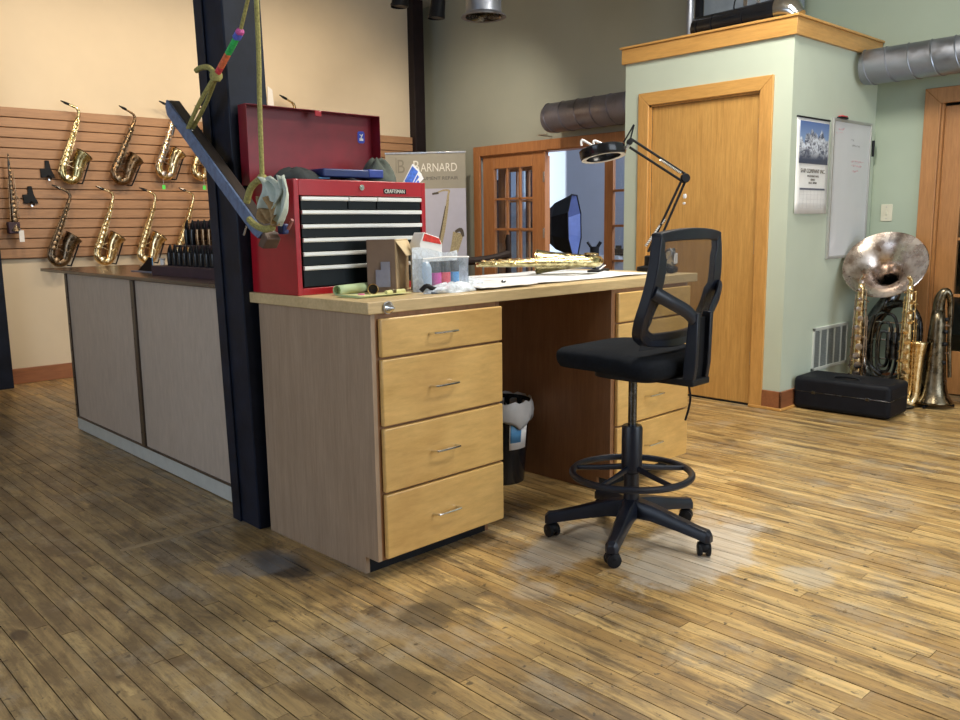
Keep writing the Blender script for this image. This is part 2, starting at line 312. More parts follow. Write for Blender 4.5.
# ------------------------------------------------------------------ geometry helpers
class MB:
    def __init__(s): s.bm = bmesh.new()
    def box(s, a, b, rot=None, piv=None):
        a, b = V3(a), V3(b)
        vs = [s.bm.verts.new((x, y, z)) for x in (a.x, b.x) for y in (a.y, b.y) for z in (a.z, b.z)]
        for f in ((0, 1, 3, 2), (4, 6, 7, 5), (0, 4, 5, 1), (2, 3, 7, 6), (0, 2, 6, 4), (1, 5, 7, 3)): s.bm.faces.new([vs[i] for i in f])
        if rot is not None:
            p = V3(piv) if piv else (a+b)/2; m = rot.to_3x3() if hasattr(rot, 'to_3x3') else rot
            for v in vs: v.co = p+m@(v.co-p)
        return s
    def ring(s, c, n, x, y, r, ry=None):
        ry = r if ry is None else ry
        return [s.bm.verts.new(c+x*(math.cos(2*PI*i/n)*r)+y*(math.sin(2*PI*i/n)*ry)) for i in range(n)]
    def skin(s, rings, cap=True, close=False):
        n = len(rings[0]); k = len(rings)
        for a in range(k if close else k-1):
            p, q = rings[a], rings[(a+1) % k]
            for i in range(n): s.bm.faces.new((p[i], p[(i+1) % n], q[(i+1) % n], q[i]))
        if cap and not close:
            s.bm.faces.new(rings[0][::-1]); s.bm.faces.new(rings[-1])
        return s
    def tube(s, pts, r, n=10, cap=True, close=False, flat=1.0, up=None):
        pts = [V3(p) for p in pts]; k = len(pts)
        rs = r if isinstance(r, (list, tuple)) else [r]*k
        rings = []; prev = None
        for i, p in enumerate(pts):
            if close: t = pts[(i+1) % k]-pts[i-1]
            else: t = pts[min(i+1, k-1)]-pts[max(i-1, 0)]
            t.normalize()
            if prev is None:
                x = V3(up) if up else (V3((0, 0, 1)) if abs(t.z) < .9 else V3((1, 0, 0)))
            else: x = prev
            x = (x-t*x.dot(t)); 
            if x.length < 1e-6: x = t.orthogonal()
            x.normalize(); y = t.cross(x); prev = x
            rings.append(s.ring(p, n, x, y, rs[i], rs[i]*flat))
        return s.skin(rings, cap, close)
    def cyl(s, a, b, r, r2=None, n=16, cap=True): return s.tube([a, b], [r, r if r2 is None else r2], n, cap)
    def lathe(s, prof, o=(0, 0, 0), ax=(0, 0, 1), n=24, cap=False, sx=1, sy=1):
        o = V3(o); ax = V3(ax).normalized(); x = V3((1, 0, 0)) if abs(ax.z) > .9 else ax.cross(V3((0, 0, 1))).normalized(); y = ax.cross(x)
        return s.skin([s.ring(o+ax*h, n, x, y, max(r, 1e-4)*sx, max(r, 1e-4)*sy) for r, h in prof], cap)
    def ball(s, c, r, n=10, sc=(1, 1, 1)):
        c = V3(c); k = max(4, n//2); rings = []
        for j in range(1, k):
            t = PI*j/k; rings.append(s.ring(c+V3((0, 0, math.cos(t)*r*sc[2])), n, V3((1, 0, 0)), V3((0, 1, 0)), math.sin(t)*r*sc[0], math.sin(t)*r*sc[1]))
        return s.skin(rings, True)
    def prism(s, poly, d, o=(0, 0, 0), x=(1, 0, 0), y=(0, 0, 1)):
        """poly in the x,y plane at o, extruded by vector d"""
        o, x, y, d = V3(o), V3(x), V3(y), V3(d)
        a = [s.bm.verts.new(o+x*p[0]+y*p[1]) for p in poly]; b = [s.bm.verts.new(v.co+d) for v in a]
        s.bm.faces.new(a[::-1]); s.bm.faces.new(b); n = len(a)
        for i in range(n): s.bm.faces.new((a[i], a[(i+1) % n], b[(i+1) % n], b[i]))
        return s
    def grid(s, nx, ny, fn):
        g = [[s.bm.verts.new(fn(i/nx, j/ny)) for j in range(ny+1)] for i in range(nx+1)]
        for i in range(nx):
            for j in range(ny): s.bm.faces.new((g[i][j], g[i+1][j], g[i+1][j+1], g[i][j+1]))
        return s
    def build(s, name, m, parent=None, bev=0, sharp=35, solid=0, smooth=True, sub=0, kind=None, seg=2):
        bmesh.ops.recalc_face_normals(s.bm, faces=s.bm.faces)
        me = bpy.data.meshes.new(name); s.bm.to_mesh(me); s.bm.free()
        me.materials.append(M[m] if isinstance(m, str) else m)
        if smooth:
            me.shade_smooth(); me.set_sharp_from_angle(angle=R(sharp))
        o = bpy.data.objects.new(name, me); COL.objects.link(o)
        if parent: o.parent = parent
        if solid: md = o.modifiers.new('thick', 'SOLIDIFY'); md.thickness = solid; md.offset = 0
        if bev:
            md = o.modifiers.new('bevel', 'BEVEL'); md.width = bev; md.segments = seg; md.limit_method = 'ANGLE'; md.angle_limit = R(40)
        if sub: md = o.modifiers.new('sub', 'SUBSURF'); md.levels = sub; md.render_levels = sub
        if kind: o['kind'] = kind
        return o

def box(name, a, b, m, parent=None, bev=0, **k): return MB().box(a, b).build(name, m, parent, bev, **k)
def tag(o, label, cat, group=None):
    o['label'] = label; o['category'] = cat
    if group: o['group'] = group
    return o
def thing(name, label, cat, loc=(0, 0, 0), rz=0, group=None, rot=None):
    o = bpy.data.objects.new(name, None); COL.objects.link(o); o.empty_display_size = .05
    o.location = loc; o.rotation_euler = rot or (0, 0, rz); tag(o, label, cat, group); return o
def struct(o): o['kind'] = 'structure'; return o
def empty(name, parent=None, loc=(0, 0, 0)):
    o = bpy.data.objects.new(name, None); COL.objects.link(o); o.location = loc; o.empty_display_size = .05
    if parent: o.parent = parent
    return o
def text(name, s, size, m, parent, loc, rot, ext=.0006, align='LEFT', sx=1.0, label=None):
    c = bpy.data.curves.new(name, 'FONT'); c.body = s; c.size = size; c.extrude = ext; c.align_x = align
    c.materials.append(M[m]); o = bpy.data.objects.new(name, c); COL.objects.link(o); o.parent = parent
    o.location = loc; o.rotation_euler = rot; o.scale = (sx, 1, 1)
    dg = bpy.context.evaluated_depsgraph_get(); dg.update()
    me = bpy.data.meshes.new_from_object(o.evaluated_get(dg), depsgraph=dg); me.name = name
    q = bpy.data.objects.new(name, me); COL.objects.link(q); q.parent = parent
    q.location = loc; q.rotation_euler = rot; q.scale = (sx, 1, 1)
    if not me.materials: me.materials.append(M[m])
    bpy.data.objects.remove(o)
    return q
def copy_tree(o, parent=None):
    c = o.copy(); COL.objects.link(c)
    if parent: c.parent = parent
    for ch in list(o.children): copy_tree(ch, c)
    return c
def smoothpath(pts, n=6):
    """Catmull-Rom through points"""
    P = [V3(p) for p in pts]; out = []
    for i in range(len(P)-1):
        p0, p1, p2, p3 = P[max(i-1, 0)], P[i], P[i+1], P[min(i+2, len(P)-1)]
        for k in range(n):
            t = k/n
            out.append(.5*((2*p1)+(p2-p0)*t+(2*p0-5*p1+4*p2-p3)*t*t+(3*p1-p0-3*p2+p3)*t**3))
    out.append(P[-1]); return out
def lerplist(vals, n):
    out = []
    for i in range(len(vals)-1):
        for k in range(n): out.append(vals[i]+(vals[i+1]-vals[i])*k/n)
    out.append(vals[-1]); return out
TH = R(1.4545)
def D(x, y, z=0):   # desk frame -> world
    a, b = x-1.6, y-2.2; c, s = math.cos(TH), math.sin(TH)
    return V3((1.6+c*a-s*b, 2.2+s*a+c*b, z))

# ================================================================== SETTING
XG = 6.33      # grey / sage wall
YS = 7.48      # slat wall
HT = 3.6
# ---- floor boards
def visible(p):
    d = V3(p)-CAM_POS; z = d.dot(fw)
    if z < .2: return 0, z
    x = 480+FPX*d.dot(rr)/z; y = 360-FPX*d.dot(uu)/z
    return (-60 < x < 1020 and -40 < y < 800), z
floor = struct(MB().box((-3.2, -3.6, -.12), (9.9, 8.9, -.014)).build('floor', 'gap', None))
boards = []; PW = .0575
k = 0; x = -.9
while x < XG:
    yy = -.6+rnd.uniform(-.9, 0)
    while yy < 7.6:
        ln = rnd.choice((.55, .8, 1.0, 1.3, 1.6, 1.9))*rnd.uniform(.9, 1.1)
        y2 = min(yy+ln, 7.6); boards.append((x, x+PW-.0016-rnd.random()*.0022, yy+.0008, y2-.0008, rnd.random(), rnd.uniform(-.0008, .0008))); yy = y2
    x += PW
def score(bd):
    best = 0
    for t in (.1, .5, .9):
        v, z = visible(((bd[0]+bd[1])/2, bd[2]+(bd[3]-bd[2])*t, 0))
        if v: best = max(best, (bd[3]-bd[2])/max(z, .5)**2.2)
    return best
boards.sort(key=score, reverse=True)
def board_geo(mb, bd):
    x0, x1, y0, y1, pv, dz = bd
    n0 = len(mb.bm.verts); mb.box((x0, y0, -.014), (x1, y1, dz))
    lay = mb.bm.verts.layers.float.get('pv') or mb.bm.verts.layers.float.new('pv')
    mb.bm.verts.ensure_lookup_table()
    for v in mb.bm.verts[n0:]: v[lay] = pv
def new_board_mb():
    mb = MB(); mb.bm.verts.layers.float.new('pv'); return mb
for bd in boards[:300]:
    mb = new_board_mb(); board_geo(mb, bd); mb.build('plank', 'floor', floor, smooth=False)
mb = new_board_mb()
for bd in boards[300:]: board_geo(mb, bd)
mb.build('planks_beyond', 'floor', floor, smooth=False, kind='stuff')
struct_ = box('threshold_strip', (1.10, 3.215, -.01), (1.60, 3.245, .0012), plain('pale_strip_wood', (.34, .26, .155), .5), floor)
# room beyond and behind
mb = new_board_mb()
for bx in ((-3.2, -3.6, -.96, 8.9), (-.95, -3.6, 9.9, -1.55), (XG+.02, -1.5, 9.9, 8.9)):
    xx = bx[0]
    while xx < bx[2]:
        board_geo(mb, (xx, min(xx+.115, bx[2]), bx[1], bx[3], rnd.random(), 0)); xx += .117
mb.build('planks_next_room', 'floor', floor, smooth=False, kind='stuff')

# ---- slat wall
wl = struct(box('wall_slat', (-3.2, YS+.02, 0), (6.12, YS+.2, HT), 'cream'))
box('slat_backing', (.6, YS+.002, 1.0), (5.98, YS+.02, 2.17), 'groove', wl)
NS = 15; z0 = 1.0; pitch = (2.17-1.0)/NS
for i in range(NS):
    zb = z0+i*pitch
    mb = MB()
    a = .012
    # T-slot slat: front face with a lip
    mb.prism([(0, .006), (.016, .006), (.019, .010), (.019, pitch-.003), (.016, pitch), (0, pitch)], (5.98-.6, 0, 0), o=(.6, YS+.002, zb), x=(0, -1, 0), y=(0, 0, 1))
    mb.build('slat', 'slat', wl, smooth=False)
struct(box('baseboard_slat', (-3.2, YS-.002, 0), (5.99, YS+.02, .125), 'base', bev=.004))
# ---- far pillar, left post, near column
struct(box('trim_1', (5.975, 7.40, 0), (6.115, 7.72, HT), 'pillar', bev=.004))
struct(box('trim_2', (1.60, 7.30, 0), (1.79, 7.47, HT), 'steelblue', bev=.004))
def lean(o, k=-.0173):
    for v in o.data.vertices: v.co.x += k*v.co.z
    return o
colm = struct(lean(MB().box((1.597, 3.053, 0), (1.76, 3.262, HT)).build('trim_3', 'steelblue', None, .006)))
lean(box('corner_batten', (1.589, 3.20, 0), (1.597, 3.268, HT), 'steelblue', colm, .002))
MB().box((1.53, 3.09, 1.42), (1.575, 3.15, 1.47)).box((1.545, 3.10, 1.40), (1.56, 3.13, 1.49)).build('clip', 'black', colm, .004)
# ---- grey and sage wall (x = XG), openings: french door y 5.11-6.80, right door y .9-2.24
wb = struct(empty('wall_grey'))
for a, b in (((XG, 6.80, 0), (XG+.14, 7.9, HT)), ((XG, 3.9, 1.975), (XG+.14, 6.80, HT)), ((XG, 3.9, 0), (XG+.14, 4.62, 1.975))): box('wall_section', a, b, 'grey', wb)
box('wall_section', (6.10, 7.72, 0), (XG, 7.9, HT), 'grey', wb)
ws = struct(empty('wall_sage'))
for a, b in (((XG, 2.24, 0), (XG+.14, 3.9, HT)), ((XG, .9, 2.0), (XG+.14, 2.24, HT)), ((XG, -3.6, 0), (XG+.14, .9, HT))): box('wall_section', a, b, 'sage', ws)
struct(box('baseboard_sage', (XG-.015, 2.33, 0), (XG, 2.63, .12), 'base', bev=.003))
# ---- closet
CX, CY0, CY1, CZ = 5.10, 2.636, 3.91, 2.345
wc = struct(empty('wall_closet'))
DY0, DY1, DZ = 2.845, 3.695, 2.03
box('closet_side_wall', (CX, CY0, 0), (XG, CY0+.1, CZ), 'mint', wc)
box('closet_far_wall', (CX, CY1-.1, 0), (XG, CY1, CZ), 'mint', wc)
box('closet_front_wall', (CX, CY0+.1, 0), (CX+.1, DY0, CZ), 'mint', wc)
box('closet_front_wall', (CX, DY1, 0), (CX+.1, CY1-.1, CZ), 'mint', wc)
box('closet_front_wall', (CX, DY0, DZ), (CX+.1, DY1, CZ), 'mint', wc)
box('closet_roof', (CX, CY0, CZ), (XG, CY1, CZ+.03), 'mint', wc)
# crown
cr = struct(empty('trim_4'))
box('crown_board', (CX-.022, CY0-.022, CZ-.01), (CX, CY1+.022, CZ+.093), 'oak_h', cr, .002)
box('crown_board', (CX, CY0-.022, CZ-.01), (XG, CY0, CZ+.093), wood('oak_crown_side', (.50, .25, .065), (.60, .33, .10), axis='X', stretch=9, blotch=.08), cr, .002)
box('crown_board', (CX, CY1, CZ-.01), (XG, CY1+.022, CZ+.093), 'oak_h', cr, .002)
box('crown_cap', (CX-.034, CY0-.034, CZ+.093), (CX+.10, CY1+.034, CZ+.108), 'oak_h', cr, .002)
box('crown_cap', (CX+.10, CY0-.034, CZ+.093), (XG, CY0+.10, CZ+.108), 'oak_h', cr, .002)
# door casing (mitred)
def casing(name, axis_x, y0, y1, z1, w, th, m, mh, face=-1, z0=0):
    """casing lying on plane x=axis_x, opening y0..y1, top z1; outer width w"""
    t = struct(empty(name)); d = (face*th, 0, 0)
    for poly in ([(y0-w, z0), (y0, z0), (y0, z1), (y0-w, z1+w)], [(y1, z0), (y1+w, z0), (y1+w, z1+w), (y1, z1)]):
        MB().prism(poly, d, (axis_x, 0, 0), (0, 1, 0), (0, 0, 1)).build('jamb_casing', m, t, .004)
    MB().prism([(y0-w, z1+w), (y0, z1), (y1, z1), (y1+w, z1+w)], d, (axis_x, 0, 0), (0, 1, 0), (0, 0, 1)).build('head_casing', mh, t, .004)
    return t
casing('trim_5', CX, DY0, DY1, DZ, .088, .02, 'oak_trim', 'oak_h')
d1 = struct(empty('door_1'))
box('door_leaf', (CX+.015, DY0+.012, .012), (CX+.05, DY1-.012, DZ-.012), 'oak', d1, .003)
for a, b in (((CX-.002, DY0, 0), (CX+.012, DY0+.012, DZ)), ((CX-.002, DY1-.012, 0), (CX+.012, DY1, DZ)), ((CX-.002, DY0, DZ-.012), (CX+.012, DY1, DZ))): box('door_stop', a, b, 'oak_trim', d1)
for z in (.32, 1.05, 1.82): MB().cyl((CX+.006, DY0+.012, z-.045), (CX+.006, DY0+.012, z+.045), .006, n=8).build('hinge', 'steel', d1)
box('dark_sill', (CX+.01, DY0, .0), (CX+.1, DY1, .010), 'black', d1)
bs = struct(box('baseboard_closet', (CX-.014, CY0-.014, 0), (CX, DY0-.088, .125), 'base', bev=.004))
struct(box('baseboard_closet', (CX-.014, CY0-.014, 0), (5.40, CY0, .125), 'base', bev=.004))
struct(box('trim_6', (CX-.028, CY0-.028, 0), (CX-.014, DY0, .018), 'oak_h', bev=.003))
struct(box('trim_7', (CX-.014, CY0-.028, 0), (5.40, CY0-.014, .018), 'oak_h', bev=.003))
# ---- french door unit in the grey wall
FX = XG
casing('trim_8', FX, 4.7, 6.75, 1.935, .10, .022, 'fir', 'fir')
def sash(parent, y0, y1, z0, z1, x0, x1, m, st=.14, top=.14, bot=.24, cols=3, rows=5, pane=True, bar=.022):
    gy0, gy1, gz0, gz1 = y0+st, y1-st, z0+bot, z1-top
    box('stile', (x0, y0, z0), (x1, gy0, z1), m, parent, .003); box('stile', (x0, gy1, z0), (x1, y1, z1), m, parent, .003)
    box('rail', (x0, gy0, z1-top), (x1, gy1, z1), m, parent, .003); box('rail', (x0, gy0, z0), (x1, gy1, gz0), m, parent, .003)
    dy = (gy1-gy0)/cols; dz = (gz1-gz0)/rows
    for i in range(1, cols): box('glazing_bar', (x0+.006, gy0+i*dy-bar/2, gz0), (x1-.006, gy0+i*dy+bar/2, gz1), m, parent, .002)
    for j in range(1, rows): box('glazing_bar', (x0+.006, gy0, gz0+j*dz-bar/2), (x1-.006, gy1, gz0+j*dz+bar/2), m, parent, .002)
    for i in range(cols):
        for j in range(rows):
            box('pane', ((x0+x1)/2-.002, gy0+i*dy, gz0+j*dz), ((x0+x1)/2+.002, gy0+(i+1)*dy, gz0+(j+1)*dz), 'glass', parent, smooth=False)
d2 = struct(empty('door_2')); sash(d2, 5.852, 6.745, .01, 1.925, FX+.02, FX+.06, 'fir', st=.17, top=.13, bot=.22)
for z in (.25, 1.13, 1.68): box('hinge', (FX-.006, 5.835, z-.05), (FX+.03, 5.856, z+.05), 'steel', d2, .002)
box('post', (FX-.002, 5.828, 0), (FX+.05, 5.850, 1.935), 'fir', d2, .003)
d3 = struct(empty('door_3')); sash(d3, 4.72, 5.10, .01, 1.925, FX+.02, FX+.06, 'fir', st=.10, top=.09, bot=.22, cols=1)
# leaf folded back behind the left light
d4 = struct(empty('door_4')); d4.location = (FX+.15, 5.96, 0); d4.rotation_euler = (0, 0, R(-6))
sash(d4, .0, .80, .01, 1.90, .02, .06, 'fir', st=.12, top=.13, bot=.22)
struct(box('trim_9', (FX, 4.7, 1.925), (FX+.14, 6.75, 1.975), 'fir'))
# ---- right door
casing('trim_10', XG, .97, 2.20, 1.985, .105, .022, 'oak_dark', 'oak_dark')
d5 = struct(empty('door_5')); sash(d5, 1.0, 2.185, .01, 1.97, XG+.03, XG+.07, 'oak_dark', st=.13, top=.12, bot=.30, cols=3, rows=4)
struct(box('trim_11', (XG+.0, 2.185, 0), (XG+.03, 2.20, 1.985), 'oak_dark'))
# ---- studio behind
wst = struct(empty('wall_studio'))
box('wall_section', (9.0, 3.0, 0), (9.15, 7.90, HT), 'studio', wst); box('wall_section', (9.0, 7.90, 0), (9.15, 8.8, .80), 'studio', wst)
box('wall_section', (9.0, 7.90, 2.5), (9.15, 8.8, HT), 'studio', wst)
box('wall_section', (XG+.14, 8.7, 0), (9.0, 8.85, HT), 'studio', wst); box('wall_section', (XG+.14, 2.9, 0), (9.0, 3.0, HT), 'studio', wst)
wn = struct(empty('window_1'))
box('blind', (9.10, 7.90, .82), (9.11, 8.7, 2.5), 'skyglow', wn)
box('window_frame', (8.99, 7.885, .80), (9.05, 7.90, 2.52), 'windowframe', wn, .003); box('window_frame', (9.02, 8.30, .80), (9.05, 8.34, 2.52), 'windowframe', wn, .003)
struct(box('trim_12', (8.90, 6.9, .74), (9.0, 8.7, .80), 'windowframe', bev=.004))
struct(box('trim_13', (8.97, 3.0, .77), (9.0, 6.9, .83), 'windowframe', bev=.004))
# ---- rest of the shell
struct(box('ceiling', (-3.2, -3.6, HT), (9.9, 8.9, HT+.1), 'ceil'))
struct(box('wall_east', (9.8, -3.6, 0), (9.95, 8.9, HT), 'grey'))
wleft = struct(empty('wall_left'))
for a, b in (((-3.2, -3.6, 0), (-3.05, 8, .8)), ((-3.2, -3.6, 2.9), (-3.05, 8, HT)), ((-3.2, -3.6, .8), (-3.05, 1.0, 2.9)), ((-3.2, 4.2, .8), (-3.05, 8, 2.9))): box('wall_section', a, b, 'cream', wleft)
wr = struct(empty('wall_street'))
for a, b in (((-3.2, -3.6, 0), (9.9, -3.45, .7)), ((-3.2, -3.6, 3.1), (9.9, -3.45, HT)), ((-3.2, -3.6, .7), (1.6, -3.45, 3.1)), ((5.6, -3.6, .7), (9.9, -3.45, 3.1))): box('wall_section', a, b, 'cream', wr)
w2 = struct(empty('window_2'))
for y in (1.0, 2.0, 3.1, 4.14): box('window_frame', (-3.15, y, .8), (-3.09, y+.06, 2.9), 'windowframe', w2)
box('pane', (-3.13, 1.0, .8), (-3.125, 4.2, 2.9), 'glass', w2, smooth=False)
w3 = struct(empty('window_3'))
for xx in (1.6, 2.9, 4.2, 5.54): box('window_frame', (xx, -3.57, .7), (xx+.06, -3.50, 3.1), 'windowframe', w3)
box('pane', (1.6, -3.54, .7), (5.6, -3.535, 3.1), 'glass', w3, smooth=False)
for lx, ly in ((2.9, .4), (3.7, 2.2)):
    t = thing('ceiling_lamp', 'flat rectangular ceiling lamp out of view above the %s' % ('open floor' if lx < 3 else 'desk and chair'), 'lamp', (lx, ly, HT))
    box('housing', (-.63, -.28, -.10), (.63, .28, 0), 'white', t, .005); box('diffuser', (-.60, -.25, -.112), (.60, .25, -.101), 'lampglow', t)

# ================================================================== DESK
DR = (0, 0, TH)
ZT = .972; YF = 2.299; YB = 3.02
def handle(parent, x, z, w=.105, y=YF-.018):
    p = smoothpath([(x-w/2, y+.004, z-.004), (x-w/2+.003, y-.024, z), (x-w/2+.014, y-.031, z), (x+w/2-.014, y-.031, z), (x+w/2-.003, y-.024, z), (x+w/2, y+.004, z-.004)], 3)
    return MB().tube(p, .0042, 8).build('handle', 'chrome', parent)
def drawer_cabinet(name, label, x0, x1, cuts, toe, back, hx=0, near=True):
    o = D(0, 0)
    t = thing(name, label, 'cabinet', D(x0, YF), TH)
    t_m = Matrix.Translation(V3((-x0, -YF, 0)))
    def put(o_): o_.matrix_parent_inverse = t_m; return o_
    th = .018
    # side panels with toe notch
    for xs, mm in ((x0, 'ply' if near else 'ply_shaded'), (x1-th, 'ply_shaded' if near else 'ply')):
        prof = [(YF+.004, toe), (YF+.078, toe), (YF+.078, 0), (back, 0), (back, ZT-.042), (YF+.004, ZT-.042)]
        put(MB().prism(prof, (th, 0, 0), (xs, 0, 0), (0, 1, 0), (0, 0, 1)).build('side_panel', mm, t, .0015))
    put(box('carcass_face', (x0+th, YF+.006, toe), (x1-th, YF+.02, ZT-.042), 'case_frame', t))
    put(box('bottom', (x0+th, YF+.02, toe), (x1-th, back-.01, toe+.018), 'ply', t)); put(box('back_panel', (x0+th, back-.01, toe), (x1-th, back, ZT-.042), 'ply', t))
    put(box('toe_board', (x0+th, YF+.078, 0), (x1-th, YF+.09, toe), 'black', t))
    for z1, z0 in cuts:
        dr = put(box('drawer', (x0+.028, YF-.016, z0), (x1-.003, YF+.004, z1), 'maple', t, .005, seg=3))
        h = handle(dr, (x0+x1)/2+hx, (z0+z1)/2+.0, .115)
    return t
cutsL = [(.914, .783), (.775, .545), (.536, .311), (.303, .072)]
cabL = drawer_cabinet('drawer_cabinet', 'near maple drawer cabinet with four drawers under the left end of the desk', 1.65, 2.262, cutsL, .064, 3.02, -.01)
cabR = drawer_cabinet('drawer_cabinet', 'far maple drawer cabinet half hidden behind the black drafting chair', 2.972, 3.585, cutsL, .064, 3.02, -.01, near=False)
wt = thing('worktop', 'long pale maple worktop spanning both drawer cabinets', 'worktop', D(1.631, YF-.01), TH)
o_ = box('slab', (0, 0, ZT-.041), (2.02, .79, ZT), 'worktop', wt, .003)
# steel cone on the front edge
cn = thing('steel_cone', 'small pointed steel cone fixed to the front edge of the worktop', 'tool', D(1.712, YF-.013, .950), TH)
MB().lathe([(.003, -.034), (.011, -.020), (.0195, -.008), (.020, 0)], ax=(0, 1, 0), o=(0, 0, 0), n=18, cap=True).build('cone_body', 'chrome', cn)
MB().lathe([(.022, -.003), (.022, 0)], ax=(0, 1, 0), n=18, cap=True).build('washer', 'steel', cn)

# ================================================================== TOOLBOX
tb = thing('tool_chest', 'red metal tool chest with open lid standing on the worktop', 'tool chest', D(1.641, 2.719, ZT), TH)
W, DP, HB = .623, .32, .420
mb = MB(); mb.box((0, 0, 0), (.0015+.02, DP, HB)).box((W-.0215, 0, 0), (W, DP, HB)).box((.02, DP-.01, 0), (W-.02, DP, HB)).box((.02, 0, 0), (W-.02, DP, .026))
mb.box((.02, 0, .362), (W-.02, .02, HB)); mb.box((.02, .02, .33), (W-.02, DP-.01, .335)); mb.build('chest_body', 'red', tb, .004)
box('chest_cavity', (.021, .024, .027), (W-.021, .03, .361), 'black', tb)
rows = [(.357, 0), (.306, .306), (.256, .256), (.205, .205), (.155, .155), (.107, .107)]
def drw(x0, x1, z0, z1):
    d = box('drawer', (x0, .004, z0), (x1, .022, z1), 'drawerblack', tb, .002)
    MB().prism([(0, 0), (.008, .0), (.010, .004), (.010, .013), (.004, .015), (0, .015)], (x1-x0, 0, 0), (x0, .004, z1-.015), (0, -1, 0), (0, 0, 1)).build('pull_strip', 'alum', d, smooth=False)
zt = [.358, .309, .258, .208, .157, .106]; zb = [.312, .261, .211, .160, .109, .030]
for a, b in ((.030, .236), (.240, .372), (.376, .597)): drw(a, b, zb[0], zt[0])
for i in range(1, 6): drw(.030, .597, zb[i], zt[i])
MB().lathe([(.011, -.006), (.011, 0)], o=(.300, 0, .394), ax=(0, 1, 0), n=16, cap=True).lathe([(.006, -.009), (.006, -.005)], o=(.300, 0, .394), ax=(0, 1, 0), n=12, cap=True).build('lock', 'chrome', tb)
box('badge', (.407, -.002, .373), (.521, .0, .392), 'black', tb, .001)
text('lettering', 'CRAFTSMAN', .0205, 'letterwhite', tb, (.411, -.0025, .3755), (R(90), 0, 0), .0006, sx=.86)
# lid
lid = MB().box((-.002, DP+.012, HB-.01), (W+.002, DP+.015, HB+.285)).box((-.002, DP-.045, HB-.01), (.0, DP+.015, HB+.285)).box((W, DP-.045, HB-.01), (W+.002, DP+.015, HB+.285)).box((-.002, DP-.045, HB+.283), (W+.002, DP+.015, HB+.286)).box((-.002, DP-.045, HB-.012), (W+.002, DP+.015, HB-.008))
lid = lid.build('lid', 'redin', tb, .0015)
lid.location = (-.022, -.016, 0); lid.scale = (1.0, 1, 1)
MB().box((.30, DP-.049, HB+.262), (.33, DP-.043, HB+.284)).build('latch', 'red', lid, .002)
stk = MB().prism([(.006*math.cos(a)*1.0+.0, 0) for a in ()] or [(0, .006), (.006, 0), (.030, 0), (.036, .006), (.036, .043), (.030, .049), (.006, .049), (0, .043)], (0, -.0012, 0), (.548, DP+.0118, HB+.176), (1, 0, 0), (0, 0, 1)).build('sticker', plain('blue_sticker', (.03, .06, .45), .35, var=.1), lid)
box('sticker_print', (.556, DP+.0095, HB+.186), (.576, DP+.0105, HB+.196), 'white', lid)
MB().tube([(.558+.0, DP+.0098, HB+.212), (.566, DP+.0098, HB+.206), (.574, DP+.0098, HB+.214), (.566, DP+.0098, HB+.200), (.560, DP+.0098, HB+.19)], .0022, 6).build('sticker_print', 'white', lid)

def TB(x, y, z): return D(1.641+x, 2.719+y, ZT+z)
def blob_cloth(name, label, cat, m, c, sx, sy, sz, seed, rz=0, amp=.25, flat=.3):
    rg = random.Random(seed); ph = [rg.uniform(0, 6.28) for _ in range(8)]
    t = thing(name, label, cat, c, rz)
    mb = MB()
    nu, nv = 28, 14; rings = []
    for j in range(1, nv):
        tt = PI*j/nv; ring = []
        for i in range(nu):
            a = 2*PI*i/nu
            r = 1+amp*(math.sin(3*a+ph[0]+tt*2)*.5+math.sin(5*a+ph[1]-tt*3)*.3+math.sin(9*a+ph[2]+tt*5)*.18)
            z = math.cos(tt)*(1+amp*.7*math.sin(4*a+ph[3]))
            z = max(z, -flat)
            ring.append(mb.bm.verts.new((math.cos(a)*math.sin(tt)*sx*r, math.sin(a)*math.sin(tt)*sy*r, (z+flat)*sz/(1+flat))))
        rings.append(ring)
    mb.skin(rings).build('folds', m, t, sharp=70)
    return t
# cloth heap in the top tray, seen as three humps
blob_cloth('work_apron', 'charcoal cloth bundle heaped in the left of the tool chest tray', 'cloth', 'cloth', TB(.12, .17, .336), .10, .09, .135, 3, .3, .14, 1.2)
blob_cloth('work_glove_bundle', 'olive grey cloth bundle heaped at the right of the tool chest tray', 'cloth', plain('olive_grey_cloth', (.085, .10, .085), .95, var=.3, scale=18, bmp=.3), TB(.51, .17, .336), .075, .09, .180, 8, 0, .16)
blob_cloth('dark_rag', 'black rag lying under the blue case in the tool chest', 'cloth', 'black', TB(.32, .13, .336), .16, .08, .098, 12, 0, .2)
t = thing('blue_case', 'flat dark blue case lying across the cloths in the tool chest', 'case', TB(.20, .10, .437), TH)
box('case_body', (0, 0, 0), (.285, .11, .032), 'bluebook', t, .005); box('case_cap', (.215, -.002, .002), (.288, .112, .035), plain('mid_blue_cap', (.03, .06, .30), .4), t, .004)
t = thing('blue_card', 'light blue card poking out left of the blue case', 'card', TB(.165, .11, .431), TH)
box('sheet', (0, 0, 0), (.07, .05, .004), 'skyblue', t); 
t = thing('paper_packet', 'blue and white folded packets poking out at the right rear of the chest', 'packet', TB(.545, .06, .405), TH)
for i, (a, mm) in enumerate(((-.5, 'white'), (-.25, 'white'), (.05, 'white'))):
    rot = Matrix.Rotation(R(35+i*8), 3, 'Y')
    p = MB().box((i*.012, .01*i, 0), (i*.012+.045, .01*i+.004, .115), rot, (i*.012, 0, 0)).build('packet', mm, t, .001)
    MB().box((i*.012+.003, .01*i-.001, .03+i*.01), (i*.012+.040, .01*i, .105-.01*i), rot, (i*.012, 0, 0)).build('print', plain('packet_blue_print', (.06, .16, .62), .4, var=.4, scale=60), p)

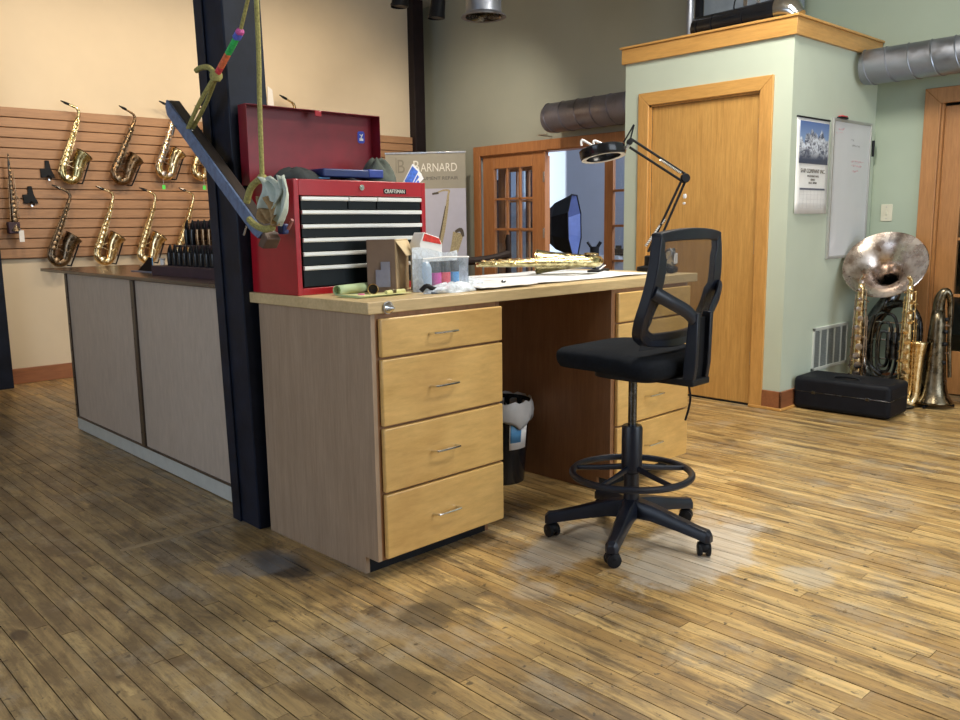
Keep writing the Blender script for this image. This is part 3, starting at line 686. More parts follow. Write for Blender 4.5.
# ================================================================== CARDBOARD BOX ETC
t = thing('cardboard_box', 'small brown open cardboard box in front of the tool chest', 'box', D(1.900, 2.640, ZT), TH)
mb = MB()
hb = .20
rot_ = R(-32)
def wallp(a, b, h, m, name='side'):
    a, b = V3(a), V3(b); n = (b-a).cross(V3((0, 0, 1))).normalized()*.0035
    return MB().prism([(0, 0), ((b-a).length, 0), ((b-a).length, h), (0, h)], n, a, (b-a).normalized(), (0, 0, 1)).build(name, m, t)
A_, B_, C_, E_ = V3((0, 0, 0)), V3((.072, -.075, 0)), V3((.225, .035, 0)), V3((.14, .12-.06, 0))
wallp(A_, B_, .198, 'kraft'); wallp(B_, C_, .195, 'kraftmid'); wallp(C_, E_+V3((.02, .0, 0)), .196, 'kraft'); wallp(E_+V3((.02, 0, 0)), A_, .196, 'kraft')
MB().prism([(0, 0), (.185, 0), (.165, .07), (.03, .07)], (0, 0, .003), B_+V3((0, 0, .195)), (C_-B_).normalized(), V3((.30, -.45, -.85)).normalized()).build('flap', 'kraftlight', t)
MB().prism([(.03, .02), (.085, .02), (.085, .115), (.05, .115), (.05, .085), (.03, .085)], (-.001, -.001, 0), A_+V3((-.005, -.006, 0)), (B_-A_).normalized(), (0, 0, 1)).build('paper_label', plain('grey_label', (.20, .20, .26), .6), t)

# clear bin with tubes
bn = thing('plastic_organiser', 'clear plastic organiser bag standing beside the cardboard box', 'bag', D(2.02, 2.462, ZT), TH)
bag_w, bag_d, bag_h = .235, .06, .125
MB().grid(14, 10, lambda u, v: V3((u*bag_w-.01*(v > .8), -.002*math.sin(u*9)-.002, v*bag_h+.004*math.sin(u*14+v*3)))).build('front_film', 'bag', bn)
MB().grid(14, 10, lambda u, v: V3((u*bag_w, bag_d+.004*math.sin(u*9), v*(bag_h+.03)+.012*math.sin(u*5+1)*v))).build('back_film', 'bagtrim', bn)
MB().grid(4, 10, lambda u, v: V3((.002*math.sin(v*8), u*bag_d, v*bag_h))).build('side_film', 'bagtrim', bn)
MB().grid(4, 10, lambda u, v: V3((bag_w+.002*math.sin(v*8), u*bag_d, v*bag_h))).build('side_film', 'bagtrim', bn)
MB().tube([(0, -.003, bag_h), (bag_w*.5, -.004, bag_h+.004), (bag_w, -.003, bag_h)], .003, 6).build('zip_seam', 'white', bn)
def tubeb(x, c, label, h=.112, r=.0225, cap='charcoal_cap'):
    q = thing('bottle', label, 'bottle', D(2.02+x, 2.462+.03, ZT), TH)
    MB().lathe([(r*.9, 0), (r, .004), (r, h*.62)], n=16, cap=True).build('bottle_body', plain('bottle_'+label[:6], c, .35), q)
    MB().lathe([(r, h*.625), (r, h*.97), (r*.9, h)], n=16, cap=True).build('cap', plain(cap, (.035, .04, .055), .4), q)
tubeb(.090, (.70, .05, .42), 'magenta bottle with dark cap inside the clear bag')
tubeb(.137, (.80, .05, .10), 'red bottle with dark cap inside the clear bag')
tubeb(.183, (.03, .32, .80), 'blue bottle with dark cap inside the clear bag')
q = thing('spray_bottle', 'pale blue translucent bottle at the left end of the clear bag', 'bottle', D(2.02+.036, 2.462+.03, ZT), TH)
MB().lathe([(.024, 0), (.026, .004), (.026, .09), (.02, .105), (.012, .112)], n=18, cap=True).build('bottle_body', plain('pale_blue_bottle', (.38, .50, .66), .3), q)
# carton behind
t = thing('white_carton', 'white carton with a red top band behind the clear bag', 'carton', D(2.085, 2.55, ZT+.0), TH+.1)
MB().prism([(0, 0), (.125, 0), (.125, .175), (.11, .20), (.025, .222), (0, .18)], (0, .055, 0), (0, 0, 0), (1, 0, 0), (0, 0, 1)).build('carton_body', 'white', t, .002)
MB().prism([(.014, .190), (.118, .174), (.108, .197), (.026, .218)], (0, -.002, 0), (0, 0, 0), (1, 0, 0), (0, 0, 1)).build('red_band', plain('red_print', (.60, .04, .03), .5, var=.3, scale=70), t)
# green roll, pink cap, brass ring tube, yellow pad
t = thing('green_paper_roll', 'rolled pale green paper lying in front of the tool chest', 'paper roll', D(1.735, 2.610, ZT+.019), TH+R(26))
t.rotation_euler = (0, 0, R(20))
MB().tube([(0, 0, 0), (.215, .0, 0)], .0175, 18, cap=False).build('outer_sheet', 'greenpaper', t, solid=.0012)
sp_ = [V3((0, (.015-.0016*a)*math.cos(a*2.1), (.015-.0016*a)*math.sin(a*2.1))) for a in [k_*.4 for k_ in range(16)]]
mbx = MB()
for i in range(len(sp_)-1):
    a, b = sp_[i], sp_[i+1]; vs = [mbx.bm.verts.new(p) for p in (a, b, b+V3((.21, 0, 0)), a+V3((.21, 0, 0)))]; mbx.bm.faces.new(vs)
mbx.build('inner_turns', 'greenpaper', t)
t = thing('yellow_notepad', 'thin yellow papers lying flat at the worktop front edge', 'paper', D(1.70, 2.43, ZT), TH+R(6))
for i in range(3): MB().grid(6, 4, lambda u, v: V3((u*.235+.004*i, v*.12+.02*u*(1-i), .002+.0025*i+.004*math.sin(u*4+i)*v))).build('sheet', ('yellowpaper', 'greenpaper', 'yellowpaper')[i], t, solid=.0008)
t = thing('mouthpiece_tube', 'short dark tube with a brass ring lying by the green roll', 'tool', D(1.800, 2.475, ZT+.024), TH)
t.location = D(1.815, 2.50, ZT+.024); t.rotation_euler = (0, 0, TH)
tx_ = V3((-.55, -.83, 0))
MB().lathe([(.012, -.10), (.013, -.02), (.020, -.010), (.020, .004), (.017, .004), (.017, -.006)], ax=tx_, n=24).build('ring', 'brass', t)
MB().lathe([(.0, -.004), (.017, -.003), (.017, -.05), (.0, -.051)], ax=tx_, n=20).build('bore', 'blackgloss', t)
t = thing('yellow_tube', 'pale yellow tool shaft lying right of the brass ring tube', 'tool', D(1.842, 2.46, ZT+.012), TH+R(10))
MB().tube([(0, 0, 0), (.10, 0, 0)], .0075, 10).build('shaft', 'yellowpaper', t); box('tip', (.03, -.008, -.008), (.05, .008, .009), 'olivebrass', t, .002)
t = thing('pink_cap', 'small pink cap beside the green paper roll', 'cap', D(1.762, 2.50, ZT), TH)
MB().lathe([(.013, 0), (.013, .009), (.010, .011)], n=14, cap=True).build('cap_body', 'pink', t)
# crumpled bags
def bagheap(label, x, y, sx, sy, sz, seed, m='bag', rz=0):
    t = blob_cloth('plastic_bag', label, 'bag', m, D(x, y, ZT+.001), sx, sy, sz, seed, TH+rz, .3, .2); return t
bagheap('crumpled clear plastic bag lying in front of the clear organiser', 2.10, 2.395, .11, .045, .034, 21, 'bagtrim')
t = thing('black_clip', 'black handled tool lying under the crumpled plastic bag', 'tool', D(1.96, 2.385, ZT), TH)
MB().tube(smoothpath([(0, .02, .012), (.02, .01, .03), (.05, 0, .016), (.12, .01, .008), (.20, .02, .008)], 4), [.012]*17+[.012]*0 if False else .009, 8).build('grip', 'black', t, sharp=60)
box('sleeve', (.03, -.012, .001), (.17, .03, .008), plain('slate_plastic', (.10, .13, .17), .3), t, .002)
# towel and papers along the worktop
def sheet(name, label, cat, pts, m, h=.006, seed=1, bumpy=.004, nx=16, ny=6):
    c = D(*pts[0], ZT); t = thing(name, label, cat, c, TH)
    p = [V3((q[0]-pts[0][0], q[1]-pts[0][1], 0)) for q in pts]
    def f(u, v):
        a = p[0].lerp(p[1], u); b = p[3].lerp(p[2], u); q = a.lerp(b, v)
        q.z = h+bumpy*(math.sin(u*11+seed)*math.sin(v*6+seed*2)+.5*math.sin(u*23+seed)); return q
    MB().grid(nx, ny, f).build('sheet', m, t, solid=.003); return t
sheet('white_towel', 'white towel spread under the brass saxophone on the worktop', 'towel', [(2.30, 2.375), (3.42, 2.40), (3.42, 2.98), (2.36, 2.98)], 'linen', .007, 2, .002, 30, 10)
sheet('white_paper', 'white paper sheets at the left end of the towel', 'paper', [(2.20, 2.335), (2.52, 2.335), (2.55, 2.62), (2.26, 2.64)], 'white', .011, 5, .0015)
bagheap('crumpled pale bag lying left of the white towel behind the papers', 2.34, 2.60, .10, .09, .035, 5, 'bagtrim')
t = thing('cork', 'small dark knob lying on the white paper', 'tool', D(2.43, 2.44, ZT+.014), TH); MB().ball((0, 0, .006), .009, 10, (1.4, 1, .7)).build('knob', 'darknickel', t)

# ================================================================== SAXOPHONES
def tf(pts, o, u, v, w): return [o+u*p[0]+v*p[1]+w*p[2] for p in pts]
def sax(name, label, o, u, w, s, body, keys, group=None, tilt=0.0, neck=True, mouth='blackgloss', seed=0, cat='saxophone', lying=False):
    """u right, w up, v towards the viewer; origin at bow bottom, s = 1 for an alto 0.63 m high"""
    u = V3(u).normalized(); w = V3(w).normalized(); v = w.cross(u).normalized()   # v = towards viewer (-Y for u=+X, w=+Z)
    v = u.cross(w).normalized()
    rg = random.Random(seed)
    t = thing(name, label, cat, o, 0, group)
    rot = Matrix((u, v, w)).transposed(); t.rotation_euler = rot.to_euler() if rot.determinant() > 0 else Matrix((u, -v, w)).transposed().to_euler()
    sg = 1 if rot.determinant() > 0 else -1
    t.scale = (s, s, s)
    if tilt: t.rotation_euler = (Matrix.Rotation(0, 3, 'X')@(rot@Matrix.Rotation(tilt, 3, 'Y'))).to_euler()
    F = -1*sg  # local +y is v*sg ; towards viewer handled by sign below
    def P(a, b, c=0.0): return V3((a, c, b))
    # conical body + bow + bell as one skin
    pth = smoothpath([P(.118, .515), (P(.060, .375)), P(-.002, .23), P(-.052, .11), P(-.056, .055), P(-.030, .018), P(.008, .008), P(.040, .028), P(.058, .072), P(.074, .125), P(.096, .175), P(.124, .212)], 5)
    rad = lerplist([.0125, .0175, .023, .028, .032, .033, .034, .036, .041, .048, .057, .069], 5)
    MB().tube(pth, rad, 20, cap=False, up=(0, 1, 0)).build('body_tube', body, t, sharp=60, solid=.0015)
    rc = pth[-1]; tn = (pth[-1]-pth[-3]).normalized()
    MB().lathe([(.062, -.002), (.071, .002), (.072, .006), (.064, .006)], o=rc, ax=tn, n=24).build('bell_rim', 'antique' if not lying else body, t)
    MB().lathe([(.0, -.05), (.038, -.04), (.050, -.022), (.065, .001)], o=rc, ax=tn, n=24).build('bell_throat', 'throat', t)
    if neck:
        MB().tube(smoothpath([P(.118, .515), P(.124, .545), P(.112, .572), P(.080, .590), P(.045, .606)], 5), lerplist([.0118, .012, .0105, .009, .0075], 5), 12, up=(0, 1, 0)).build('neck', body, t)
        MB().lathe([(.0145, -.008), (.0145, .012)], o=P(.118, .515), ax=(.2, 0, 1), n=14, cap=True).build('neck_receiver', keys, t)
        MB().tube([P(.056, .602), P(.030, .612), P(-.006, .628)], [.010, .0105, .004], 10, up=(0, 1, 0)).build('mouthpiece', mouth, t)
    # keywork
    k = MB(); y = -.026
    def on(q):  # point on body centre, q 0..1 from top to bow
        return P(.118, .515).lerp(P(-.052, .11), q)
    ax_ = (P(-.052, .11)-P(.118, .515)).normalized()
    side = V3((0, -1, 0)).cross(ax_).normalized()
    for off, a, b in ((.016, .05, .95), (.022, .12, .75), (-.020, .10, .98), (-.027, .45, 1.0)):
        k.tube([on(a)+side*off*(.6+.5*a)+V3((0, y*(.55+.5*a), 0)), on(b)+side*off*(.8+.6*b)+V3((0, y*(.55+.6*b), 0))], .0028, 6)
    for i, q in enumerate((.07, .15, .23, .31, .40, .50, .58, .67, .76, .86, .95)):
        r = .007+.011*q+rg.uniform(-.001, .001); c = on(q)+V3((0, -(.012+.018*q)-.006, 0))+side*rg.uniform(-.004, .004)
        k.lathe([(r*.4, .006), (r, .004), (r, 0)], o=c+V3((0, 0, 0)), ax=(0, -1, 0), n=12, cap=True)
        if i % 2: k.lathe([(r*.9, .004), (r*.9, 0)], o=on(q)+side*(.014+.016*q), ax=side, n=10, cap=True)
    for q in (.18, .36, .56, .74): k.tube([on(q)+side*-.03, on(q)+side*-.012+V3((0, -.02, 0)), on(q)+side*.022+V3((0, -.026, 0))], .003, 6)
    for c, r in ((P(-.03, .03), .021), (P(.066, .105), .024), (P(.084, .165), .022), (P(.02, .02), .018)):
        k.lathe([(r*.3, .008), (r, .005), (r, 0)], o=c+V3((0, -.036, 0)), ax=(0, -1, 0), n=14, cap=True)
        k.tube([c+V3((-.02, -.043, -.012)), c+V3((0, -.046, 0)), c+V3((.02, -.043, .012))], .003, 6)
    k.tube(smoothpath([P(-.075, .12, -.01), P(-.088, .08, -.012), P(-.07, .05, -.012)], 4), .0035, 6)
    k.tube([P(.036, .16), P(.006, .15)], .004, 6); k.tube([P(.052, .09, -.02), P(-.02, .13, -.02)], .003, 6)
    k.build('keywork', keys, t, sharp=50)
    MB().tube(smoothpath([P(.095, .085, -.03), P(.112, .13, -.04), P(.128, .17, -.045)], 4), .0045, 6).build('key_guard', keys, t)
    if not lying: MB().tube([P(.168, .178, -.005), P(.112, .04, 0), P(.085, -.02, .0), P(.072, -.012, .075)], .0065, 6).tube([P(.02, .20, .02), P(.02, .20, .085)], .007, 6).build('hanger', 'black', t)
    return t
XU, ZU = (1, 0, 0), (0, 0, 1)
YP = 7.385
rowsx = [
    ('yellow brass alto saxophone at the left of the top row on the slat wall', (2.375, YP, 1.612), 1.0, 'yellowbrass', 'gold', 4),
    ('dark bronze alto saxophone second in the top row on the slat wall', (2.777, YP, 1.612), 1.0, 'bronze', 'antique', -1),
    ('gold alto saxophone third in the top row, partly behind the hanging bar', (3.165, YP, 1.665), 1.02, 'gold', 'nickel', 3),
    ('gold alto saxophone in the top row mostly hidden by the hanging bar', (3.485, YP, 1.665), 1.0, 'brass', 'gold', 3),
    ('dark antique alto saxophone at the left of the bottom row above the counter', (2.232, YP, .952), 1.0, 'antique', 'bronze', 2),
    ('bright gold alto saxophone second in the bottom row above the counter', (2.592, YP, .950), 1.0, 'brass', 'gold', 4),
    ('bright gold alto saxophone third in the bottom row above the counter', (2.950, YP, .945), 1.0, 'gold', 'brass', 4),
    ('slim gold saxophone rising behind the black mouthpiece racks', (3.285, YP, .950), 1.0, 'gold', 'brass', 3)]
for i, (lb, o, s, b, k_, tl) in enumerate(rowsx):
    sax('alto_saxophone', lb, V3(o), XU, ZU, s, b, k_, 'saxophones on the slat wall', R(-tl+2), seed=i)
sax('tenor_saxophone', 'saxophone with its neck showing above the red chest lid', V3((4.325, YP, 1.70)), XU, ZU, 1.21, 'brass', 'gold', 'saxophones on the slat wall', R(0), seed=33)
# green and white tags
for (x, z, lb) in ((3.125, 1.585, 'small green tag hanging below the third top row saxophone'), (3.495, 1.588, 'small green tag hanging below the saxophone behind the bar')):
    t = thing('price_tag', lb, 'tag', (x, YP-.03, z)); MB().tube([(0, 0, .07), (0, 0, .01)], .001, 4).build('string', 'white', t); box('tag_card', (-.014, -.001, -.025), (.014, .001, .012), 'green', t, .002)
# soprano at the left edge
t = thing('soprano_saxophone', 'straight dark soprano saxophone hanging at the left end of the slat wall', 'saxophone', (1.93, YP, 1.22), 0, 'saxophones on the slat wall')
MB().tube([(.0, 0, .59), (-.002, 0, .50), (0, 0, .25), (.0, 0, .06), (-.002, 0, .0)], [.005, .009, .017, .026, .045], 16, cap=False).build('body_tube', 'antique', t)
MB().tube([(.0, 0, .59), (-.002, 0, .50)], [.004, .010], 10).build('mouthpiece', 'blackgloss', t)
k = MB()
for i in range(12): k.lathe([(.004, .006), (.010+.0006*i, .004), (.010+.0006*i, 0)], o=(rnd.uniform(-.006, .006), -.018-.0008*i, .46-i*.034), ax=(0, -1, 0), n=10, cap=True)
k.tube([(.02, -.012, .46), (.032, -.012, .10)], .003, 6); k.tube([(-.02, -.012, .40), (-.03, -.012, .08)], .003, 6); k.tube([(.02, -.01, .28), (.045, -.01, .25), (.04, -.01, .2)], .003, 6)
k.build('keywork', 'bronze', t)
box('display_block', (-.055, -.03, -.02), (.03, .03, .07), 'maroon', t, .008)
t2 = thing('price_tag', 'white paper tag hanging below the soprano saxophone', 'tag', (1.962, YP-.035, 1.18)); box('tag_card', (-.018, -.001, -.045), (.018, .001, .045), 'white', t2, .001)
MB().tube([(0, 0, .045), (-.02, .01, .075)], .001, 4).build('string', 'white', t2)
# black wall display holders
for (x, z, lb) in ((2.225, 1.66, 'black instrument holder on the slat wall, the upper one'), (2.080, 1.455, 'black instrument holder on the slat wall, the lower one')):
    t = thing('wall_holder', lb, 'holder', (x, YS-.02, z), 0, 'black holders on the slat wall')
    MB().prism([(-.055, -.02), (.055, -.02), (.025, .05), (.015, .115), (-.015, .115), (-.02, .05), (-.058, .05)], (0, -.012, 0), (0, -.001, 0)).build('back_plate', 'black', t, .004)
    MB().tube([(.0, -.012, -.01), (.0, -.06, -.012), (.0, -.075, -.035)], .009, 8).build('hook', 'black', t); MB().lathe([(.010, 0), (.010, .014)], o=(.0, -.03, -.045), n=10, cap=True).build('nut', 'chrome', t)
t = thing('white_card', 'white folded card on the wall between the post and the chest lid', 'card', (4.22, YP, 2.33)); MB().prism([(-.03, 0), (.035, 0), (.025, .17), (-.02, .20)], (0, .01, 0)).build('card', 'white', t)

# sax lying on the worktop
sx = sax('alto_saxophone', 'brass saxophone lying on the white towel on the worktop', V3(D(3.235, 2.60, ZT+.068)), XU, ZU, 1.0, 'yellowbrass', 'gold', seed=77, neck=False, lying=True)
sx.rotation_euler = (Matrix.Rotation(TH, 3, 'Z')@Matrix(((0, 0, -1), (1, 0, 0), (0, -1, 0)))@Matrix.Rotation(R(13), 3, 'Y')).to_euler()
sx.scale = (1.0, .85, 1.17)

# ================================================================== COUNTER
ct = thing('display_counter', 'long service counter with grey maple panels and dark glossy top', 'counter', (1.679, 5.475, 0))
def C_box(name, a, b, m, par=ct, bev=.0): return box(name, (a[0]-1.679, a[1]-5.475, a[2]), (b[0]-1.679, b[1]-5.475, b[2]), m, par, bev)
C_box('counter_top', (1.655, 3.30, .966), (2.26, 5.87, .984), 'counter_top', bev=.002)
C_box('carcass', (1.695, 3.36, .0), (2.20, 5.47, .962), 'ply')
for a, b in ((3.36, 4.405), (4.435, 5.45)): C_box('front_panel', (1.681, a, .088), (1.695, b, .962), 'panel', bev=.001)
C_box('batten', (1.670, 4.398, .082), (1.690, 4.442, .962), 'batten', bev=.001); C_box('batten', (1.672, 5.445, .082), (1.72, 5.475, .962), 'batten', bev=.001)
C_box('kick_board', (1.677, 3.36, .004), (1.70, 5.475, .078), 'kick', bev=.001); C_box('kick_shadow_rail', (1.674, 3.36, .078), (1.70, 5.475, .088), 'batten')
for y in (4.433, 5.449):
    for z in (.16, .33, .5, .66, .82): MB().lathe([(.004, 0), (.004, .003)], o=(-.007, y-5.475, z), ax=(-1, 0, 0), n=8, cap=True).build('screw', 'black', ct)
# things on the counter: racks of mouthpieces
t = thing('mouthpiece_rack', 'dark stepped rack of mouthpieces on the counter', 'rack', (1.80, 4.47, .982))
box('step', (0, -.95, 0), (.24, 0, .05), 'maroon', t, .003); box('step', (.20, -.95, .138), (.30, .17, .15), 'maroon', t, .002); box('step', (.34, -.95, .268), (.44, .22, .28), 'maroon', t, .002); box('rack_back', (.30, -.95, 0), (.34, .17, .268), 'maroon', t, .002)
def mouthp(x, y, z, m, h, label, grp):
    q = thing('mouthpiece', label, 'mouthpiece', (x, y, z), 0, grp)
    MB().lathe([(.015, 0), (.017, h*.3), (.016, h*.62)], n=12, cap=True).build('shank', m, q)
    MB().tube([(0, 0, h*.5), (0, 0, h*.75), (.004, 0, h)], [.0155, .0125, .004], 10, flat=.8).build('beak', 'blackgloss', q)
    return q
ORD = ('first', 'second', 'third', 'fourth', 'fifth', 'sixth', 'seventh', 'eighth', 'ninth', 'tenth', 'eleventh', 'twelfth', 'thirteenth')
for i in range(13): mouthp(1.86, 4.36-i*.062, 1.032, 'blackgloss', .108, 'black mouthpiece, %s from the left in the front row of the counter rack' % ORD[i], 'mouthpieces in the front row of the rack')
for i in range(9): mouthp(2.05, 4.56-i*.07, 1.132, ('bronze', 'blackgloss')[1 if i < 2 else 0], .135, '%s mouthpiece, %s from the left in the middle row of the rack' % (('brown', 'black')[1 if i < 2 else 0], ORD[i]), 'mouthpieces in the middle row of the rack')
for i in range(6): mouthp(2.19, 4.56-i*.10-.06, 1.262, 'blackgloss', .17, 'black mouthpiece, %s from the left in the top row of the rack' % ORD[i], 'mouthpieces in the top row of the rack')
t = thing('counter_sign', 'small black and blue card stand on the counter', 'card stand', (1.90, 4.80, .982))
MB().prism([(-.12, 0), (.10, 0), (.03, .09), (-.02, .09)], (0, .004, 0), (0, 0, 0), (0, -1, 0), (.4, 0, .9)).build('card', 'black', t); box('foot', (-.03, -.14, 0), (.03, .14, .006), 'bluebar', t, .002)
MB().tube([(0, -.11, .005), (.03, -.03, .085)], .003, 6).build('edge_strip', 'skyblue', t)
t = thing('white_stand', 'small white pedestal beside the card stand on the counter', 'stand', (1.93, 4.63, .982)); MB().lathe([(.03, 0), (.012, .012), (.012, .07), (.02, .08)], n=12, cap=True).build('pedestal', 'white', t)

# ================================================================== HANGING BAR AND ROPES
XR = 1.49
A0 = V3((1.475, 3.392, 1.726))
dirb = V3((0, -.809, -.589)).normalized(); nb = V3((0, -.589, .809)).normalized(); ln = .885
t = thing('hanging_bar', 'slate blue edged wooden bar hanging at a slant from ropes by the post', 'bar', A0)
t.rotation_euler = Matrix((dirb, nb, dirb.cross(nb))).transposed().to_euler()
MB().prism([(.004, -.030), (.03, -.050), (ln-.06, -.050), (ln-.02, -.042), (ln, 0), (0, 0)], (0, 0, -.010), (0, 0, 0), (1, 0, 0), (0, 1, 0)).build('blue_face', 'bluebar', t, .002)
MB().prism([(.006, -.034), (.03, -.056), (ln-.06, -.056), (ln-.02, -.046), (ln-.004, -.002), (.002, .002)], (0, 0, -.045), (0, 0, -.010), (1, 0, 0), (0, 1, 0)).build('wood_back', 'barwood', t, .004)
MB().prism([(ln-.005, -.062), (ln+.03, -.050), (ln+.035, -.004), (ln, .004)], (0, 0, -.056), (0, 0, .002), (1, 0, 0), (0, 1, 0)).build('end_cap', plain('brown_end_grain', (.10, .06, .04), .6), t, .004)
for a in (.12, ln-.10): MB().tube([(a, -.045, .004), (a, -.085, .004)], .004, 6).build('bolt', 'steel', t)
t = thing('rope', 'olive rope with coloured beads tied to the upper end of the bar', 'rope', (XR, 2.67, HT))
def rel(p, o): return V3(p)-V3(o)
o = (XR, 2.67, HT); top = (XR, 2.665, 2.06)
MB().tube([(0, 0, 0), rel(top, o)], .0065, 8).build('rope_drop', 'cord', t)
pA = V3((XR, 2.785, 1.888)); pB = V3((XR, 2.985, 1.765))
MB().tube([rel(top, o), rel(pA, o)], .0065, 8).build('rope_slant', 'cord', t)
segs = [('ropepink', 0, .06), ('ropeblue', .06, .16), ('ropegreen', .17, .50), ('ropeorange', .51, .80), ('ropered', .80, 1.0)]
for m_, a, b in segs:
    n = max(1, int((b-a)*22)); mb = MB()
    for i in range(n): mb.ball(rel(pA.lerp(pB, a+(b-a)*(i+.5)/n), o), .0125 if m_ not in ('ropeblue', 'ropepink') else .016, 10, (1, 1, .9))
    mb.build('bead_run', m_, t)
pC = V3((XR, 3.225, 1.600))
for dx in (-.009, .009): MB().tube(smoothpath([rel(pB+V3((dx*.3, 0, 0)), o), rel(pB.lerp(pC, .5)+V3((dx*2, dx*1.5, 0)), o), rel(pC+V3((dx, 0, 0)), o)], 5), .008, 8).build('rope_loop', 'cord', t)
MB().tube(smoothpath([rel(pB+V3((0, .0, 0)), o), rel(pB+V3((0, .05, .035)), o), rel(pB+V3((-.01, .10, .040)), o), rel(pB+V3((-.01, .135, .035)), o)], 5), .010, 8).build('rope_tail', 'cord', t)
MB().ball(rel(pB, o), .024, 10).build('knot', 'cord', t)
MB().tube([V3((0, math.cos(a)*.016, math.sin(a)*.016))+rel(pC-V3((0, 0, .012)), o) for a in [2*PI*k/12 for k in range(12)]], .004, 6, close=True).build('steel_ring', 'steel', t)
t = thing('rope', 'straight olive rope dropping to the knot beside the tool chest', 'rope', (XR+.004, 2.668, HT))
o = (XR+.004, 2.668, HT)
MB().tube(smoothpath([(0, 0, 0), rel((XR+.004, 2.672, 2.0), o), rel((XR, 2.68, 1.65), o), rel((XR, 2.69, 1.39), o)], 4), .0085, 8).build('rope_drop', 'cord', t)
MB().ball(rel((XR, 2.69, 1.385), o), .019, 10, (1, 1.2, 1)).build('knot', 'cord', t)
MB().tube(smoothpath([rel((XR, 2.69, 1.39), o), rel((XR-.01, 2.75, 1.36), o), rel((XR-.01, 2.79, 1.31), o)], 5), .012, 8).build('rope_tail', 'cord', t)
MB().tube(smoothpath([rel((XR-.02, 2.60, 1.22), o), rel((XR-.02, 2.66, 1.215), o), rel((XR-.02, 2.72, 1.23), o), rel((XR-.02, 2.76, 1.25), o)], 5), .012, 8).build('rope_tail', 'cord', t)
# cloth stuffed in the knot
rg = random.Random(4)
def ragmesh(m, pts, name, t, amp=.012):
    """hanging folded strip: pts list of (y,z,width)"""
    n = len(pts)-1
    def f(u, v):
        k_ = u*n; i = min(int(k_), n-1); a = k_-i; p, q = pts[i], pts[i+1]
        y = p[0]+(q[0]-p[0])*a; z = p[1]+(q[1]-p[1])*a; w_ = p[2]+(q[2]-p[2])*a
        return V3((-.03+amp*math.sin(v*13+u*5)+.02*math.sin(v*3.1), y+(v-.5)*w_, z+.006*math.sin(v*9)))
    return MB().grid(14, 18, f).build(name, m, t, solid=.003, sharp=80)
t = thing('rag', 'pale grey and tan leather rag knotted on the rope', 'rag', (XR, 2.615, 1.395))
ragmesh('glovewhite', [(.02, -.01, .07), (-.01, -.03, .11), (-.03, -.06, .13), (-.02, -.09, .12), (.0, -.115, .10)], 'pale_cloth', t)
ragmesh('leather', [(.03, -.075, .06), (.02, -.105, .14), (.0, -.14, .12), (-.03, -.165, .05)], 'tan_leather', t, .02)
ragmesh('glovewhite', [(-.085, -.01, .03), (-.095, -.06, .05), (-.085, -.12, .05), (-.06, -.165, .03)], 'pale_cloth', t, .008)
t = thing('blue_clamp', 'small dark blue clamp at the lower end of the hanging bar', 'clamp', (XR+.045, 2.64, 1.215))
box('jaw', (-.015, -.02, -.018), (.010, .02, .018), 'bluebook', t, .006); MB().tube([(0, -.03, 0), (0, -.06, .03)], .006, 8).build('screw', plain('pale_red_knob', (.4, .15, .14), .5), t)

# ================================================================== LAMP (magnifier)
Lf = V3((-.73, .68, 0)).normalized()
LB = D(3.666, 2.566, ZT)
def LP(s, z): return Lf*s+V3((0, 0, z-ZT))
t = thing('magnifier_lamp', 'black articulated magnifier lamp standing on the worktop', 'lamp', LB)
MB().lathe([(.078, 0), (.08, .006), (.076, .022), (.045, .028), (.040, .03), (.040, .075), (.030, .08)], n=28, cap=True).build('base', 'black', t)
MB().tube([LP(0, ZT+.075), LP(-.005, ZT+.15)], .012, 10).build('post', 'black', t)
E0 = LP(-.160, 1.440); J0 = LP(.125, 1.622)
side_ = V3((0, 0, 1)).cross(Lf)
for dz, dx in ((0, -.012), (.0, .022)):
    a = LP(.0+dx, 1.07); b = E0+Lf*(dx*.6)
    MB().tube([a, b], .0065, 8).build('lower_arm', 'black', t)
for dz in (.02, -.025): MB().tube([E0+V3((0, 0, dz)), J0+V3((0, 0, dz))], .0065, 8).build('upper_arm', 'black', t)
def spring(a, b, name='spring'):
    n = 60; pts = []
    d = (b-a); x = d.orthogonal().normalized(); y = d.normalized().cross(x)
    for i in range(n+1): q = i/n; pts.append(a+d*q+x*math.cos(q*2*PI*15)*.008+y*math.sin(q*2*PI*15)*.008)
    MB().tube(pts, .0022, 5).build(name, 'chrome', t)
a = LP(.035, 1.10); b = LP(-.06, 1.235); spring(a, b)
MB().tube([a, b], .006, 8).build('spring_rod', 'alum', t)
a = E0.lerp(J0, .08)+V3((0, 0, .012)); b = E0.lerp(J0, .45)+V3((0, 0, .012)); spring(a, b); MB().tube([a, b], .006, 8).build('spring_rod', 'alum', t)
MB().lathe([(.02, -.02), (.024, -.01), (.024, .01), (.02, .02)], o=E0, ax=side_, n=14, cap=True).build('elbow', 'black', t)
MB().lathe([(.014, -.018), (.016, 0), (.014, .018)], o=J0, ax=side_, n=12, cap=True).build('head_joint', 'black', t)
MB().tube(smoothpath([J0, J0+Lf*-.015+V3((0, 0, .06)), J0+Lf*-.02+V3((0, 0, .085)), J0+V3((0, 0, .05)), J0+Lf*.03], 4), .004, 6).build('cable_loop', 'black', t)
HC = LP(.262, 1.577)
axh = (V3((0, 0, 1))+Lf*.20+V3((-.68, -.73, 0))*-.085*-1*-1).normalized()
MB().lathe([(.085, -.030), (.112, -.028), (.116, -.02), (.116, .014), (.106, .022), (.085, .022)], o=HC, ax=axh, n=36).build('head_ring', 'blackgloss', t, sharp=40)
MB().lathe([(.085, -.004), (.085, .004)], o=HC, ax=axh, n=32, cap=True).build('magnifier_lens', 'glass', t)
